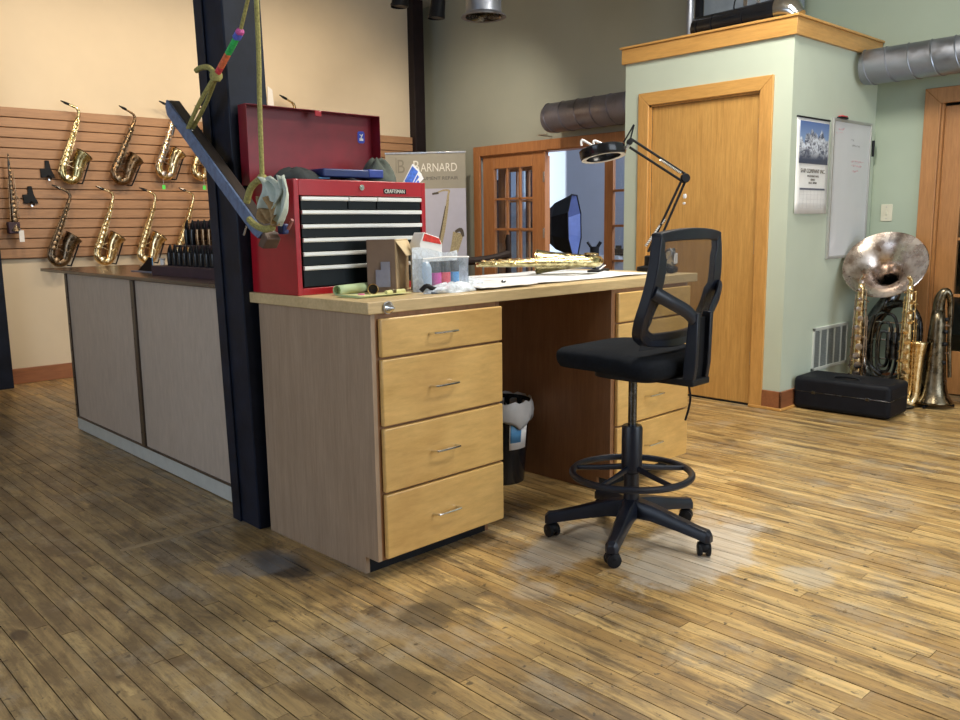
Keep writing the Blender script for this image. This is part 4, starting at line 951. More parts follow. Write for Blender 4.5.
MB().lathe([(.088, -.031), (.112, -.0325)], o=HC, ax=axh, n=32).build('light_tube', 'white', t)
MB().tube(smoothpath([HC+Lf*.10+axh*.03, HC+Lf*.09+axh*.06, HC+Lf*.04+axh*.03, HC+Lf*.03+axh*.055, HC+Lf*-.03+axh*.032, HC+Lf*-.08+axh*.035], 5), .006, 6).build('white_cable', 'white', t)
MB().tube([J0, HC+Lf*-.11], .008, 8).build('head_arm', 'steel', t)
MB().ball(E0+V3((.0, 0, -.09)), .010, 8, (1, 1, 1.6)).ball(E0+V3((.008, .008, -.125)), .008, 8).build('wing_knob', 'white', t)
# desk clutter near the lamp
t = thing('pen_tray', 'black tray of small tools left of the lamp base', 'tray', D(3.42, 2.72, ZT), TH+.4)
box('tray', (-.12, -.03, 0), (.10, .03, .018), 'black', t, .006); MB().tube([(-.10, -.03, .022), (.13, .0, .03)], .004, 8).build('white_pen', 'white', t)
t = thing('parts_bag', 'crumpled silver printed bag by the lamp, seen through the chair mesh', 'bag', D(3.575, 2.40, ZT+.001), TH+.4)
MB().grid(10, 8, lambda u, v: V3((u*.13-.065, .02*math.sin(u*9+v*5), .002+v*.11+.01*math.sin(u*13)))).build('foil_front', 'steel', t, solid=.004, sharp=20)
box('print', (-.03, -.030, .045), (.04, -.024, .095), 'white', t); box('dark_base', (-.06, -.03, 0), (.06, .04, .03), 'black', t, .008)

# ================================================================== CHAIR
CC = V3((2.598, 1.939, 0))
PH = R(93)
t = thing('drafting_chair', 'black drafting chair with mesh back and foot ring by the desk', 'chair', CC, PH-PI/2)
# local: +y forward, +x right, -x left
for ang in (133, -155, -83, -9.5, 61):
    a = R(ang)-(PH-PI/2); d = V3((math.cos(a), math.sin(a), 0)); s_ = V3((-d.y, d.x, 0))
    leg = MB(); rings = []
    for q, z, wv, hv in ((.02, .128, .036, .034), (.10, .122, .030, .029), (.20, .102, .026, .023), (.285, .085, .024, .020), (.322, .078, .024, .022), (.336, .070, .014, .014)):
        c = d*q+V3((0, 0, z)); rings.append([leg.bm.verts.new(c+s_*(x_*wv)+V3((0, 0, y_*hv))) for x_, y_ in ((-1, -1), (1, -1), (1, .3), (.6, 1), (-.6, 1), (-1, .3))])
    leg.skin(rings); lg = leg.build('base_leg', 'navyplastic', t, .002)
    c = d*.308
    ca = empty('caster', lg); ca.location = (0, 0, 0)
    mb = MB()
    mb.tube([c+V3((0, 0, .04)), c+V3((0, 0, .085))], .011, 8)
    mb.ball(c+V3((0, 0, .036)), .027, 14, (1, 1, .85))
    wd = V3((math.cos(a+.6), math.sin(a+.6), 0))
    off = V3((-wd.y, wd.x, 0))*.0
    for sgn in (-1, 1):
        mb.lathe([(.010, -.0085), (.024, -.0085), (.0265, -.004), (.0265, .006), (.020, .0085), (.006, .0085)], o=c+wd*sgn*.016+V3((0, 0, .0265)), ax=wd*sgn, n=18, cap=True)
    bpy.data.objects.remove(ca)
    mb.build('caster', 'black', lg)
MB().lathe([(.040, .095), (.046, .105), (.046, .135), (.032, .150), (.030, .19)], n=24, cap=True).build('hub', 'navyplastic', t)
MB().lathe([(.030, .17), (.030, .262), (.036, .268), (.040, .27), (.040, .44), (.035, .452)], n=28, cap=True).build('column_sleeve', 'navyplastic', t)
MB().lathe([(.0165, .44), (.0165, .68)], n=20, cap=True).build('gas_lift', 'darknickel', t)
MB().tube([V3((math.cos(a)*.228, math.sin(a)*.228, .262)) for a in [2*PI*k/64 for k in range(64)]], .0135, 10, close=True).build('foot_ring', 'navyplastic', t)
for k_ in range(5):
    a = R(40+72*k_); d = V3((math.cos(a), math.sin(a), 0))
    MB().tube([d*.03+V3((0, 0, .285)), d*.12+V3((0, 0, .272)), d*.222+V3((0, 0, .262))], [.013, .011, .010], 8, flat=.7).build('ring_spoke', 'navyplastic', t)
# seat (superellipse pad)
def pad(cx, cy, hx, hy, prof, n=44, e=3.6, curve=None):
    mb = MB(); rings = []
    for sc, z in prof:
        ring = []
        for i in range(n):
            a = 2*PI*i/n; ca_, sa_ = math.cos(a), math.sin(a)
            x_ = hx*sc*math.copysign(abs(ca_)**(2/e), ca_); y_ = hy*sc*math.copysign(abs(sa_)**(2/e), sa_)
            zz = z + (curve(x_, y_) if curve else 0)
            ring.append(mb.bm.verts.new((cx+x_, cy+y_, zz)))
        rings.append(ring)
    return mb.skin(rings)
pad(.0, .003, .243, .222, [(.80, .684), (.95, .690), (.99, .708), (1.0, .728), (.99, .744), (.94, .755), (.75, .762), (.4, .760), (.1, .759)], e=6, n=60, curve=lambda x_, y_: (-.016*(min(0, y_-.05)/.23)**2)).build('seat', 'fabric', t, sharp=80)
pad(.0, .0, .10, .14, [(1, .640), (1, .668)]).build('seat_plate', 'black', t, .004)
MB().tube([(.06, .02, .655), (.20, .03, .650), (.235, .03, .640)], .006, 8).build('height_lever', 'black', t)
# backrest in local coords : frame path, curved in depth
def bk(x, z):   # depth of the back at height z
    q = (z-.78)/.42
    return -.165-.075*q-.055*math.sin(PI*min(max(q, 0), 1))*.55-.09*(.5-abs(x)**2/.25*2)*.12 + .05*(x*x)/.05*.35
outl = [(-.170, .790), (-.222, .825), (-.240, .89), (-.232, .98), (-.218, 1.08), (-.205, 1.165), (-.185, 1.186), (0, 1.200), (.185, 1.186), (.205, 1.165), (.218, 1.08), (.232, .98), (.240, .89), (.222, .825), (.170, .790), (0, .772)]
sm = smoothpath([(x_, 0, z_) for x_, z_ in outl+[outl[0]]], 4)[:-1]
pts = [V3((p.x, bk(p.x, p.z), p.z)) for p in sm]
cen = V3((0, 0, .97))
mb = MB(); rings = []
for p in pts:
    inw = (V3((0, 0, .97))-V3((p.x, 0, p.z))); inw.normalize()
    wv = .080 if p.z < 1.0 else (.042 if p.z > 1.13 else .060)
    if p.z < .83: wv = .055
    rings.append([mb.bm.verts.new(q) for q in (p+V3((0, -.013, 0)), p+inw*wv+V3((0, -.012, 0)), p+inw*wv+V3((0, .012, 0)), p+V3((0, .028, 0)))])
mb.skin(rings, close=True).build('back_frame', 'navyplastic', t, .004, sharp=50)
def inside(u, v):
    z_ = .775+v*.41; hw = .20+.012*math.sin(v*PI)-.03*v; x_ = (u-.5)*2*hw
    return V3((x_, bk(x_, z_)-.002, z_))
MB().grid(12, 12, inside).build('back_mesh', 'mesh', t, sharp=80)
# Y shaped support behind: lumbar arms from both rails into the spine
def bar(path, w0, name='spine', fl=.5, mm='navyplastic'):
    return MB().tube(smoothpath(path, 5), w0, 10, flat=fl, up=(0, 0, 1)).build(name, mm, t)
for sg_ in (-1, 1):
    MB().tube(smoothpath([(sg_*.222, bk(.2, .97)-.012, .985), (sg_*.16, bk(.15, .95)-.035, .950), (sg_*.085, -.275, .912), (sg_*.050, -.284, .880)], 5), .024, 8, flat=.45, up=(0, 0, 1)).build('lumbar_arm', 'navyplastic', t, sharp=60)
    MB().prism([(-.300, .905), (-.265, .905), (-.245, .70), (-.245, .648), (-.285, .648), (-.295, .72)], (sg_*.022, 0, 0), (sg_*.034, 0, 0), (0, 1, 0), (0, 0, 1)).build('spine_rail', 'navyplastic', t, .004)
MB().prism([(-.280, .885), (-.262, .885), (-.238, .70), (-.238, .655), (-.270, .655), (-.276, .72)], (.08, 0, 0), (-.04, 0, 0), (0, 1, 0), (0, 0, 1)).build('spine', 'black', t, .003)
MB().box((-.06, -.29, .642), (.06, -.08, .668)).build('spine_foot', 'black', t, .006)
MB().tube(smoothpath([(.02, -.22, .66), (.03, -.23, .58), (.015, -.22, .50)], 5), .004, 6).build('hanging_strap', 'black', t)

# ================================================================== TRASH CAN
t = thing('waste_bin', 'black waste bin with grey liner in the knee space of the desk', 'bin', D(2.80, 2.825), TH); t.scale = (1.12, 1.12, 1.12)
MB().lathe([(.098, .0), (.100, .004), (.128, .345), (.131, .352), (.126, .352), (.096, .01), (.0, .008)], n=36).build('bin_body', 'blackgloss', t)
mb = MB(); rings = []
for j, (r_, z_) in enumerate(((.112, .20), (.124, .33), (.133, .358), (.137, .345), (.141, .31), (.139, .275), (.132, .262))):
    rings.append([mb.bm.verts.new(((r_+.004*math.sin(i*1.9+j))*math.cos(2*PI*i/40), (r_+.004*math.sin(i*2.3+j))*math.sin(2*PI*i/40), z_+(.018*math.sin(i*.8)*(j > 3))+.006*math.sin(i*2.1))) for i in range(40)])
mb.skin(rings, cap=False).build('bin_liner', 'liner', t, sharp=80, solid=.001)
def onbin(a, z, r_=.002): rr_ = .098+.030*z/.35+r_; return V3((math.cos(a)*rr_, math.sin(a)*rr_, z))
MB().grid(8, 1, lambda u, v: onbin(R(-118)+u*R(48), .155+v*.13)).build('label_sheet', 'white', t, solid=.0006)
MB().grid(8, 1, lambda u, v: onbin(R(-116)+u*R(26), .185+v*.095, .003)).build('label_print', 'skyblue', t, solid=.0006)

# ================================================================== BANNER
BR = V3((6.05, 6.69, 0)); BL = V3((5.50, 7.33, 0))
bd = (BR-BL).normalized(); BWd = (BR-BL).length
t = thing('banner', 'tall taupe roll-up banner with a printed saxophone behind the desk', 'banner', BL)
t.rotation_euler = (0, 0, math.atan2(bd.y, bd.x))
BH = 1.965
box('upper_print', (0, 0, 1.60), (BWd, .004, BH), 'banner', t); box('lower_print', (0, 0, .10), (BWd, .004, 1.60), 'bannerlilac', t)
box('top_rail', (-.005, -.008, BH-.008), (BWd+.005, .012, BH+.012), 'steel', t, .003); box('base_unit', (-.02, -.08, 0), (BWd+.02, .08, .10), 'steel', t, .01)
MB().tube([(BWd/2, .03, .08), (BWd/2, .02, BH)], .008, 8).build('pole', 'steel', t)
tr_ = (R(90), 0, 0)
text('lettering', 'B', .165, 'letterwhite', t, (BWd*.34, -.001, 1.775), tr_, sx=.8)
text('lettering', 'ARNARD', .122, 'letterwhite', t, (BWd*.44, -.001, 1.775), tr_, sx=.78)
text('lettering', 'INSTRUMENT REPAIR', .047, 'letterdark', t, (BWd*.30, -.001, 1.69), tr_, sx=1.15)
text('monogram', 'B', .20, 'letterfaint', t, (BWd*.14, -.001, 1.765), tr_, sx=.8)
MB().tube([(BWd*.135, -.0012, 1.92), (BWd*.135, -.0012, 1.765)], .004, 4).build('monogram_bar', 'letterfaint', t)
# printed saxophone (flat print)
def flatstrip(pts, ws, name, m, y=-.0012):
    mb = MB(); P_ = smoothpath([(a, y, b) for a, b in pts], 5); W_ = lerplist(ws, 5); rows_ = []
    for i, p in enumerate(P_):
        d = P_[min(i+1, len(P_)-1)]-P_[max(i-1, 0)]; n_ = V3((-d.z, 0, d.x)).normalized()*W_[i]
        rows_.append((mb.bm.verts.new(p+n_), mb.bm.verts.new(p-n_)))
    for a, b in zip(rows_, rows_[1:]): mb.bm.faces.new((a[0], a[1], b[1], b[0]))
    return mb.build(name, m, t)
flatstrip([(BWd*.78, 1.54), (BWd*.76, 1.40), (BWd*.70, 1.15), (BWd*.63, .92), (BWd*.66, .80), (BWd*.76, .82), (BWd*.84, .95), (BWd*.90, 1.14)], [.010, .016, .024, .032, .036, .036, .042, .060], 'printed_saxophone', 'printgold')
flatstrip([(BWd*.78, 1.54), (BWd*.79, 1.575), (BWd*.72, 1.58), (BWd*.64, 1.555)], [.010, .011, .009, .007], 'printed_neck', 'printgold', -.0016); flatstrip([(BWd*.66, 1.555), (BWd*.58, 1.545)], [.012, .010], 'printed_mouthpiece', 'printdark', -.002)
flatstrip([(BWd*.86, 1.15), (BWd*.93, 1.17), (BWd*.96, 1.10)], [.012, .022, .012], 'printed_bell_rim', 'printdark', -.002)
flatstrip([(BWd*.745, 1.42), (BWd*.69, 1.2), (BWd*.64, 1.0)], [.004, .007, .009], 'printed_keys', 'printdark', -.002)
flatstrip([(BWd*.40, 1.33), (BWd*.395, 1.10), (BWd*.38, .85)], [.008, .012, .018], 'printed_clarinet', 'printdark', -.0012)

# ================================================================== DARK ARMCHAIR BEHIND THE DESK
# long rail like arm seen at desk level
t = thing('wooden_bench', 'dark wooden bench arm and post seen above the far worktop edge', 'bench', D(3.36, 3.30), TH)
MB().tube(smoothpath([(-.62, 0, 1.030), (-.30, 0, 1.030), (-.12, 0, 1.04), (0, 0, 1.06)], 6), .021, 10).build('arm', 'darkwood', t)
MB().lathe([(.018, 0), (.016, .3), (.022, .5), (.014, .7), (.020, .9), (.014, 1.0), (.020, 1.05), (.012, 1.09), (.017, 1.13), (.009, 1.165)], n=14, cap=True).build('turned_post', 'darkwood', t)
MB().lathe([(.018, 0), (.016, .6), (.014, 1.03)], o=(-.60, 0, 0), n=14, cap=True).build('turned_post', 'darkwood', t)
MB().box((-.60, -.02, .42), (0, .35, .46)).build('seat', 'darkwood', t, .004)
for x_ in (-.60, -.03): MB().tube([(x_, .33, 0), (x_, .33, .42)], .016, 8).build('leg', 'darkwood', t)

# ================================================================== SOFTBOX AND STUDIO ITEMS
SO = V3((7.4, 6.44, 1.195))
t = thing('softbox', 'black octagonal softbox light in the studio beyond the doorway', 'softbox', (SO.x, SO.y, 0))
axs = V3((.47, -.87, .02)).normalized(); rgt = V3((0, 0, 1)).cross(axs).normalized(); upv = axs.cross(rgt)
def oct_(c, r_, k=8): return [c+rgt*(math.cos(2*PI*(i+.5)/k)*r_)+upv*(math.sin(2*PI*(i+.5)/k)*r_) for i in range(k)]
mb = MB(); c0 = V3((0, 0, SO.z))
rg1 = [mb.bm.verts.new(p) for p in oct_(c0-axs*.36, .07)]; rg2 = [mb.bm.verts.new(p) for p in oct_(c0-axs*.14, .28)]; rg3 = [mb.bm.verts.new(p) for p in oct_(c0+axs*.06, .37)]
mb.skin([rg1, rg2, rg3], cap=False).build('shell', 'black', t, smooth=False)
mb = MB(); rg2 = [mb.bm.verts.new(p) for p in oct_(c0-axs*.28, .06)]; rg3 = [mb.bm.verts.new(p) for p in oct_(c0+axs*.055, .36)]
mb.skin([rg2, rg3], cap=False).build('reflector', 'silverfabric', t, smooth=False)
MB().tube(oct_(c0+axs*.06, .37), .008, 6, close=True).build('rim', 'black', t)
MB().tube([c0-axs*.45, c0-axs*.28], .055, 14).build('lamp_head', 'black', t)
MB().tube([c0-axs*.40, V3((-axs.x*.40, -axs.y*.40, .02))], .014, 8).build('stand_pole', 'black', t)
for k_ in range(3):
    a = 2*PI*k_/3; MB().tube([V3((-axs.x*.4, -axs.y*.4, .55)), V3((-axs.x*.4+math.cos(a)*.40, -axs.y*.4+math.sin(a)*.40, .012))], .009, 6).build('leg', 'black', t)
t = thing('tripod', 'black tripod head standing in the studio by the sill', 'tripod', (7.25, 5.95, 0))
sc_ = 1.0
MB().tube([(0, 0, .5), (0, 0, .93)], .022, 10).build('column', 'black', t); MB().tube([(0, 0, .80), (0, 0, .97)], .05, 12).build('head', 'black', t, sharp=40)
MB().tube([(-.02, .02, .95), (-.05, .06, 1.02)], .014, 8).build('handle', 'black', t); MB().tube([(.01, -.03, .96), (.03, -.06, 1.02)], .018, 8).build('clamp', 'black', t)
for k_ in range(3):
    a = 2*PI*k_/3+.4; MB().tube([(0, 0, .72), (math.cos(a)*.33, math.sin(a)*.33, .012)], .012, 6).build('leg', 'black', t)
t = thing('storage_panel', 'dark maroon panels standing behind the french door glass', 'panel', (7.3, 7.35, 0))
for i, (y, h, w_) in enumerate(((.08, 1.75, .09), (.0, 1.95, .05), (-.32, 1.95, .10))): box('board', (i*.05, y, 0), (i*.05+.03, y+w_, h), 'maroon', t, .003)
t = thing('white_board', 'white boards leaning in the studio behind the glass panes', 'panel', (7.9, 7.4, 0), 0)
for i, (y, h, w_) in enumerate(((-.02, 1.50, .30), (.30, 1.62, .26), (.60, 1.42, .3))):
    MB().prism([(0, 0), (w_, 0), (w_, h-.12), (.1, h), (0, h)], (.03, 0, 0), (i*.05, y, 0), (0, 1, 0), (0, 0, 1)).build('board', plain('pale_blue_board', (.55, .62, .75), .5), t)
t = thing('studio_box', 'small dark camera box on the sill seen through the right glazed light', 'box', (8.93, 6.95, .80)); box('box_body', (-.02, -.10, 0), (.05, .12, .09), 'black', t, .01); box('dial', (0, -.05, .09), (.03, .03, .13), 'black', t, .005)

# ================================================================== DUCTS
def duct(name, label, a, b, r_, m, step=.16, endcap=True):
    a, b = V3(a), V3(b); t = thing(name, label, 'duct', a); d = b-a; n_ = int(d.length/step)
    MB().tube([V3((0, 0, 0)), d.normalized()*.03, d], [r_*.94, r_, r_], 36, cap=True).build('duct_pipe', m, t, sharp=40)
    x = V3((0, 0, 1)); 
    dn = d.normalized(); s_ = dn.cross(V3((0, 0, 1)))
    mb = MB(); pts = []
    tot = n_*30
    for i in range(tot+1):
        q = i/tot; an = q*n_*2*PI; pts.append(d*q+V3((0, 0, 1))*math.cos(an)*(r_+.001)+s_*math.sin(an)*(r_+.001))
    mb.tube(pts, .005, 5).build('spiral_seam', m, t)
    return t
duct('air_duct', 'aged grey spiral duct above the french doors ending by the closet', (6.13, 5.59, 2.20), (6.13, 3.93, 2.21), .135, 'ductdark', .17)
duct('air_duct', 'galvanised spiral duct emerging from the closet side at the top right', (6.02, 2.60, 2.235), (6.02, .2, 2.25), .115, 'duct', .135)
t = thing('duct_hanger', 'thin metal hanger rod under the left end of the grey duct', 'hanger', (6.13, 5.70, 2.06)); MB().tube([(0, -.08, .0), (0, .04, .0), (.2, .04, .0)], .006, 6).build('rod', 'steel', t)
t = thing('ceiling_vent', 'round silver ceiling vent hanging at the top centre', 'vent', (4.262, 4.5, 2.64))
MB().lathe([(.205, 1.2), (.205, .035), (.255, .012), (.262, .0), (.25, -.004), (.205, .010)], n=40).build('collar', 'duct', t, sharp=40)
for i, r_ in enumerate((.19, .15, .11, .07)): MB().lathe([(r_, .03), (r_+.02, .0), (r_+.022, .002), (r_+.004, .032)], n=36).build('louvre', 'darknickel', t)
MB().lathe([(.2, .05), (.0, .05)], n=24).build('dark_throat', 'black', t); MB().lathe([(.0, -.002), (.03, .0), (.05, .02)], n=20).build('centre_cone', 'darknickel', t)
t.scale = (.60, .60, .8)
# track spots
for (x, y, z, lb) in ((4.27, 5.45, 2.89, 'black track spotlight left of the dark pillar at the top'), (4.64, 5.45, 2.86, 'black track spotlight right of the dark pillar at the top')):
    t = thing('track_spotlight', lb, 'spotlight', (x, y, z), 0, 'track spotlights')
    MB().tube([(0, 0, .0), (.015, -.02, .17)], [.066, .055], 20).build('lamp_can', 'black', t, .006, sharp=40); MB().tube([(.01, -.01, .15), (.01, 0, HT-z-.02)], .010, 8).build('stem', 'black', t)
    MB().lathe([(.069, -.004), (.069, .02)], n=20).build('front_ring', 'black', t)
box_ = struct(box('trim_14', (.6, 5.42, HT-.03), (5.6, 5.47, HT), 'black'))

# things on the closet roof
t = thing('vertical_pipe', 'thin galvanised pipe rising from the closet top', 'pipe', (5.32, 3.53, CZ+.03)); MB().tube([(0, 0, 0), (0, 0, HT-CZ-.03)], .027, 16).build('pipe', 'duct', t); MB().lathe([(.035, 0), (.035, .02)], n=16, cap=True).build('pipe_collar', 'duct', t)
t = thing('black_duct', 'glossy black foil wrapped duct lying on the closet top', 'duct', (5.34, 3.50, CZ+.195))
MB().tube([(0, 0, 0), (0, -.02, 0), (0, -.62, .01)], [.062, .076, .078], 28).build('tube_body', 'blackgloss', t, sharp=40)
MB().tube([(0, -.62, .01), (0, -.66, .012), (0.0, -.72, -.01), (0, -.76, -.05)], [.080, .080, .072, .050], 28).build('foil_end', 'chrome', t, sharp=40)
for y in (-.05, -.17, -.40): MB().lathe([(.080, 0), (.080, .006)], o=(0, y, 0), ax=(0, 1, 0), n=28).build('band', 'black', t)
MB().tube(smoothpath([(0, -.30, .065), (-.03, -.32, .12), (.0, -.36, .30), (.02, -.36, .8)], 5), .005, 6).build('wire', 'black', t)
t = thing('air_handler', 'grey panelled air handler cabinet standing on the closet roof', 'cabinet', (5.75, 3.14, CZ+.03))
box('housing', (0, 0, 0), (.45, .56, .9), plain('blue_grey_enamel', (.22, .26, .31), .4), t, .006)
for y in (.10, .20): box('seam_strip', (-.006, y, 0), (0, y+.03, .9), 'chrome', t)
box('side_post', (-.05, .56, 0), (.0, .60, .9), 'black', t)

# ================================================================== CALENDAR, WHITEBOARD, SWITCH, GRILLE
YC = CY0
def mountain():
    m, nt, b = new_mat('mountain_photo_print')
    tc = N(nt, 'ShaderNodeTexCoord'); sp = N(nt, 'ShaderNodeSeparateXYZ'); L(nt, tc.outputs['Generated'], sp.inputs[0])
    nx = noise(nt, mapping(nt, (3.2, 0, .4), 'Generated'), 1.3, 6, .6, .3)
    # ridge height by noise
    s = N(nt, 'ShaderNodeMath', operation='MULTIPLY_ADD'); L(nt, nx, s.inputs[0]); s.inputs[1].default_value = -1.2; L(nt, sp.outputs[2], s.inputs[2])
    sky = ramp(nt, sp.outputs[2], [(.5, (.25, .38, .62)), (1, (.09, .17, .42))])
    snow = noise(nt, mapping(nt, (5, 1, 4), 'Generated'), 1.6, 6, .7, .8)
    mt = ramp(nt, snow, [(.42, (.06, .08, .14)), (.58, (.72, .78, .88))])
    mt = mixc(nt, ramp(nt, sp.outputs[2], [(.10, 0.0), (.35, 1.0)]), (.05, .07, .12), mt)
    L(nt, mixc(nt, ramp(nt, s.outputs[0], [(-.0 if False else .0, 0.0), (.03, 1.0)]), mt, sky), b.inputs['Base Color']); b.inputs['Roughness'].default_value = .4; return m
t = thing('wall_calendar', 'wall calendar with a snowy mountain photo on the closet side', 'calendar', (5.165, YC, 1.262))
cw, ch = .445, .60
MB().grid(8, 8, lambda u, v: V3((u*cw, -.004-.006*(1-v)*math.sin(u*PI)-.006*(1-v), v*ch))).build('calendar_sheet', 'white', t, solid=.001)
box('photo_print', (.03, -.0135, .315), (cw-.025, -.012, .575), mountain(), t); box('binding', (-.002, -.010, ch-.006), (cw+.002, -.0, ch+.004), 'black', t, .001)
text('lettering', 'SHIP COMPANY INC.', .036, 'letterdark', t, (cw/2, -.0145, .258), (R(90), 0, 0), align='CENTER')
for z, s_ in ((.232, 'WOODWIND PARTS'), (.210, 'SERVICE'), (.190, 'SALES - REPAIR')):
    text('lettering', s_, .017, 'letterdark', t, (cw/2, -.0145, z), (R(90), 0, 0), align='CENTER')
box('month_band', (.05, -.0150, .150), (cw-.05, -.0145, .162), plain('slate_band', (.12, .13, .18), .5), t)
mb = MB()
for i in range(1, 5): mb.box((.05, -.0155, .15-i*.029), (cw-.05, -.015, .151-i*.029))
for i in range(8): mb.box((.05+i*(cw-.1)/7, -.0155, .034), (.0515+i*(cw-.1)/7, -.015, .15))
mb.build('date_grid', plain('pale_grid', (.55, .55, .58), .6), t)
# whiteboard
t = thing('whiteboard', 'tall whiteboard with faint pink writing beside the calendar', 'whiteboard', (5.640, YC, .960))
ww, wh = .60, .925
box('board', (.015, -.012, .015), (ww-.015, -.002, wh-.015), 'whiteboard', t)
for a, b in (((0, -.02, 0), (.018, 0, wh)), ((ww-.018, -.02, 0), (ww, 0, wh)), ((.018, -.02, wh-.018), (ww-.018, 0, wh)), ((.018, -.02, 0), (ww-.018, 0, .018))): box('frame_bar', a, b, 'framegrey', t, .002)
pinkm = plain('pink_marker', (.62, .32, .38), .5); greym = plain('grey_marker', (.35, .36, .4), .5)
M['pinkmark'] = pinkm; M['greymark'] = greym
rg = random.Random(3)
def scrib(x0, x1, z, m_):
    n_ = int((x1-x0)/.008); pts_ = [(x0+i*.008, -.0130, z+rg.uniform(-.008, .008)) for i in range(n_+1)]
    MB().tube(pts_, .0011, 4).build('marker_writing', m_, t)
for a in ((.28, .33, .80, 'greymark'), (.30, .42, .76, 'greymark'), (.30, .50, .655, 'pinkmark'), (.30, .47, .625, 'pinkmark'), (.32, .42, .59, 'pinkmark'), (.08, .18, .86, 'pinkmark'), (.10, .15, .835, 'pinkmark'), (.05, .075, .83, 'pinkmark')): scrib(*a)
t = thing('marker_eraser', 'red and black eraser on top of the whiteboard', 'eraser', (5.715, YC-.02, .960+wh)); box('felt', (0, -.012, 0), (.11, .02, .012), 'black', t, .003); box('grip', (.02, -.012, .012), (.10, .02, .02), 'ropered', t, .003)
t = thing('marker', 'black marker clipped to the right edge of the whiteboard', 'marker', (6.262, YC-.022, 1.66)); MB().tube([(0, 0, 0), (0, 0, .10)], .009, 10).build('marker_body', 'black', t); MB().tube([(0, 0, .07), (0, 0, .11)], .010, 10).build('cap', 'black', t)
t = thing('light_switch', 'cream light switch plate on the sage wall', 'switch', (XG, 2.52, 1.265)); box('plate', (-.007, -.04, -.06), (0, .04, .06), 'offwhite', t, .003); box('toggle', (-.018, -.006, -.014), (-.007, .006, .012), 'offwhite', t, .002)
for z in (-.04, .04): MB().lathe([(.004, 0), (.004, .002)], o=(-.007, 0, z), ax=(-1, 0, 0), n=8, cap=True).build('screw', 'steel', t)
t = thing('wall_grille', 'pale metal return air grille low on the closet side', 'grille', (5.515, YC, .205))
gw, gh = .53, .295
for a, b in (((0, -.012, 0), (.022, 0, gh)), ((gw-.022, -.012, 0), (gw, 0, gh)), ((0, -.012, gh-.022), (gw, 0, gh)), ((0, -.012, 0), (gw, 0, .022))): box('frame_bar', a, b, 'grill', t, .002)
for i in range(1, 5): box('divider', (i*gw/5-.006, -.011, .022), (i*gw/5+.006, 0, gh-.022), 'grill', t)
box('grille_back', (.02, -.002, .02), (gw-.02, -.0005, gh-.02), 'grilldark', t)
mb = MB()
for j in range(22): z = .026+j*.0112; mb.prism([(0, 0), (-.007, -.005), (-.0075, -.004), (0, .001)], (gw-.044, 0, 0), (.022, -.002, z), (0, 1, 0), (0, 0, 1))
fin = mb.build('louvre_fins', 'grilldark', t, smooth=False, kind='stuff')

# ================================================================== INSTRUMENTS IN THE CORNER
# black case
t = thing('instrument_case', 'long black instrument case lying on the floor by the closet', 'case', (5.265, 2.01, 0), R(2))
mb = MB(); mb.box((0, 0, .004), (.325, .61, .214)); mb.build('case_shell', plain('black_case_vinyl', (.006, .007, .011), .6, var=.2, spec=.2), t, .028, seg=4)
MB().box((-.002, -.002, .118), (.327, .612, .122)).build('seam', 'darknickel', t, .001)
MB().tube(smoothpath([(.10, .22, .203), (.10, .24, .225), (.10, .36, .225), (.10, .38, .203)], 5), .008, 8).build('case_handle', 'black', t)
for y in (.12, .46): box('latch', (-.005, y, .11), (.0, y+.025, .13), 'darknickel', t, .002)
for y in (.10, .50): box('latch', (.05, y-.02, .203), (.09, y+.02, .210), 'chrome', t, .002)
# sousaphone
SP = V3((6.02, 2.30, 0))
t = thing('sousaphone', 'tarnished silver sousaphone standing in the corner with its bell up', 'sousaphone', SP)
bc = V3((-.10, .048, .885)); bax = V3((-.60, -.10, .46)).normalized()
fa = bax
MB().lathe([(.055, -.24), (.065, -.18), (.088, -.12), (.132, -.07), (.19, -.028), (.235, -.006), (.260, .008), (.268, .012), (.263, .016), (.222, .0), (.182, -.022), (.125, -.065), (.080, -.120), (.055, -.18)], o=bc, ax=bax, n=56).build('bell', 'nickel', t, sharp=60)
bb = bc-bax*.25
MB().tube(smoothpath([bb+bax*.02, bb-bax*.08, V3((.12, .10, .62)), V3((.12, .20, .46)), V3((.10, .235, .26)), V3((.02, .15, .10)), V3((-.05, -.02, .085)), V3((-.06, -.12, .16)), V3((-.04, -.16, .35)), V3((-.02, -.15, .52)), V3((0, -.06, .62)), V3((.0, .05, .60))], 5), lerplist([.062, .060, .056, .054, .050, .047, .044, .040, .036, .032, .028, .024], 5), 18, up=(1, 0, 0), cap=False).build('body_loop', 'darknickel', t)
for i, (dx, w_, h0, h1) in enumerate(((-.10, .05, .16, .50), (-.115, .032, .20, .44), (-.10, .085, .12, .56))):
    P_ = []
    for k_ in range(32):
        a = 2*PI*k_/32; cy, cz = math.cos(a), math.sin(a)
        P_.append(V3((dx, .02+w_*math.copysign(abs(cy)**.6, cy), (h0+h1)/2+(h1-h0)/2*math.copysign(abs(cz)**.7, cz))))
    MB().tube(P_, .011, 8, close=True).build('crook_tube', 'darknickel', t)
for k_ in range(3):
    MB().tube([(-.12, -.09+k_*.038, .26), (-.12, -.09+k_*.038, .44)], .017, 12).build('valve', 'darknickel', t); MB().tube([(-.12, -.09+k_*.038, .44), (-.12, -.09+k_*.038, .47)], .009, 8).build('valve_button', 'chrome', t)
MB().tube(smoothpath([(-.10, .10, .55), (-.12, .12, .40), (-.10, .12, .22), (-.10, .03, .14)], 5), .014, 8).build('lead_pipe', 'darknickel', t)
for z in (.25, .38, .5): MB().tube([(-.1, .1, z), (-.1, -.09, z)], .005, 6).build('brace', 'chrome', t)
t.location.z = .03
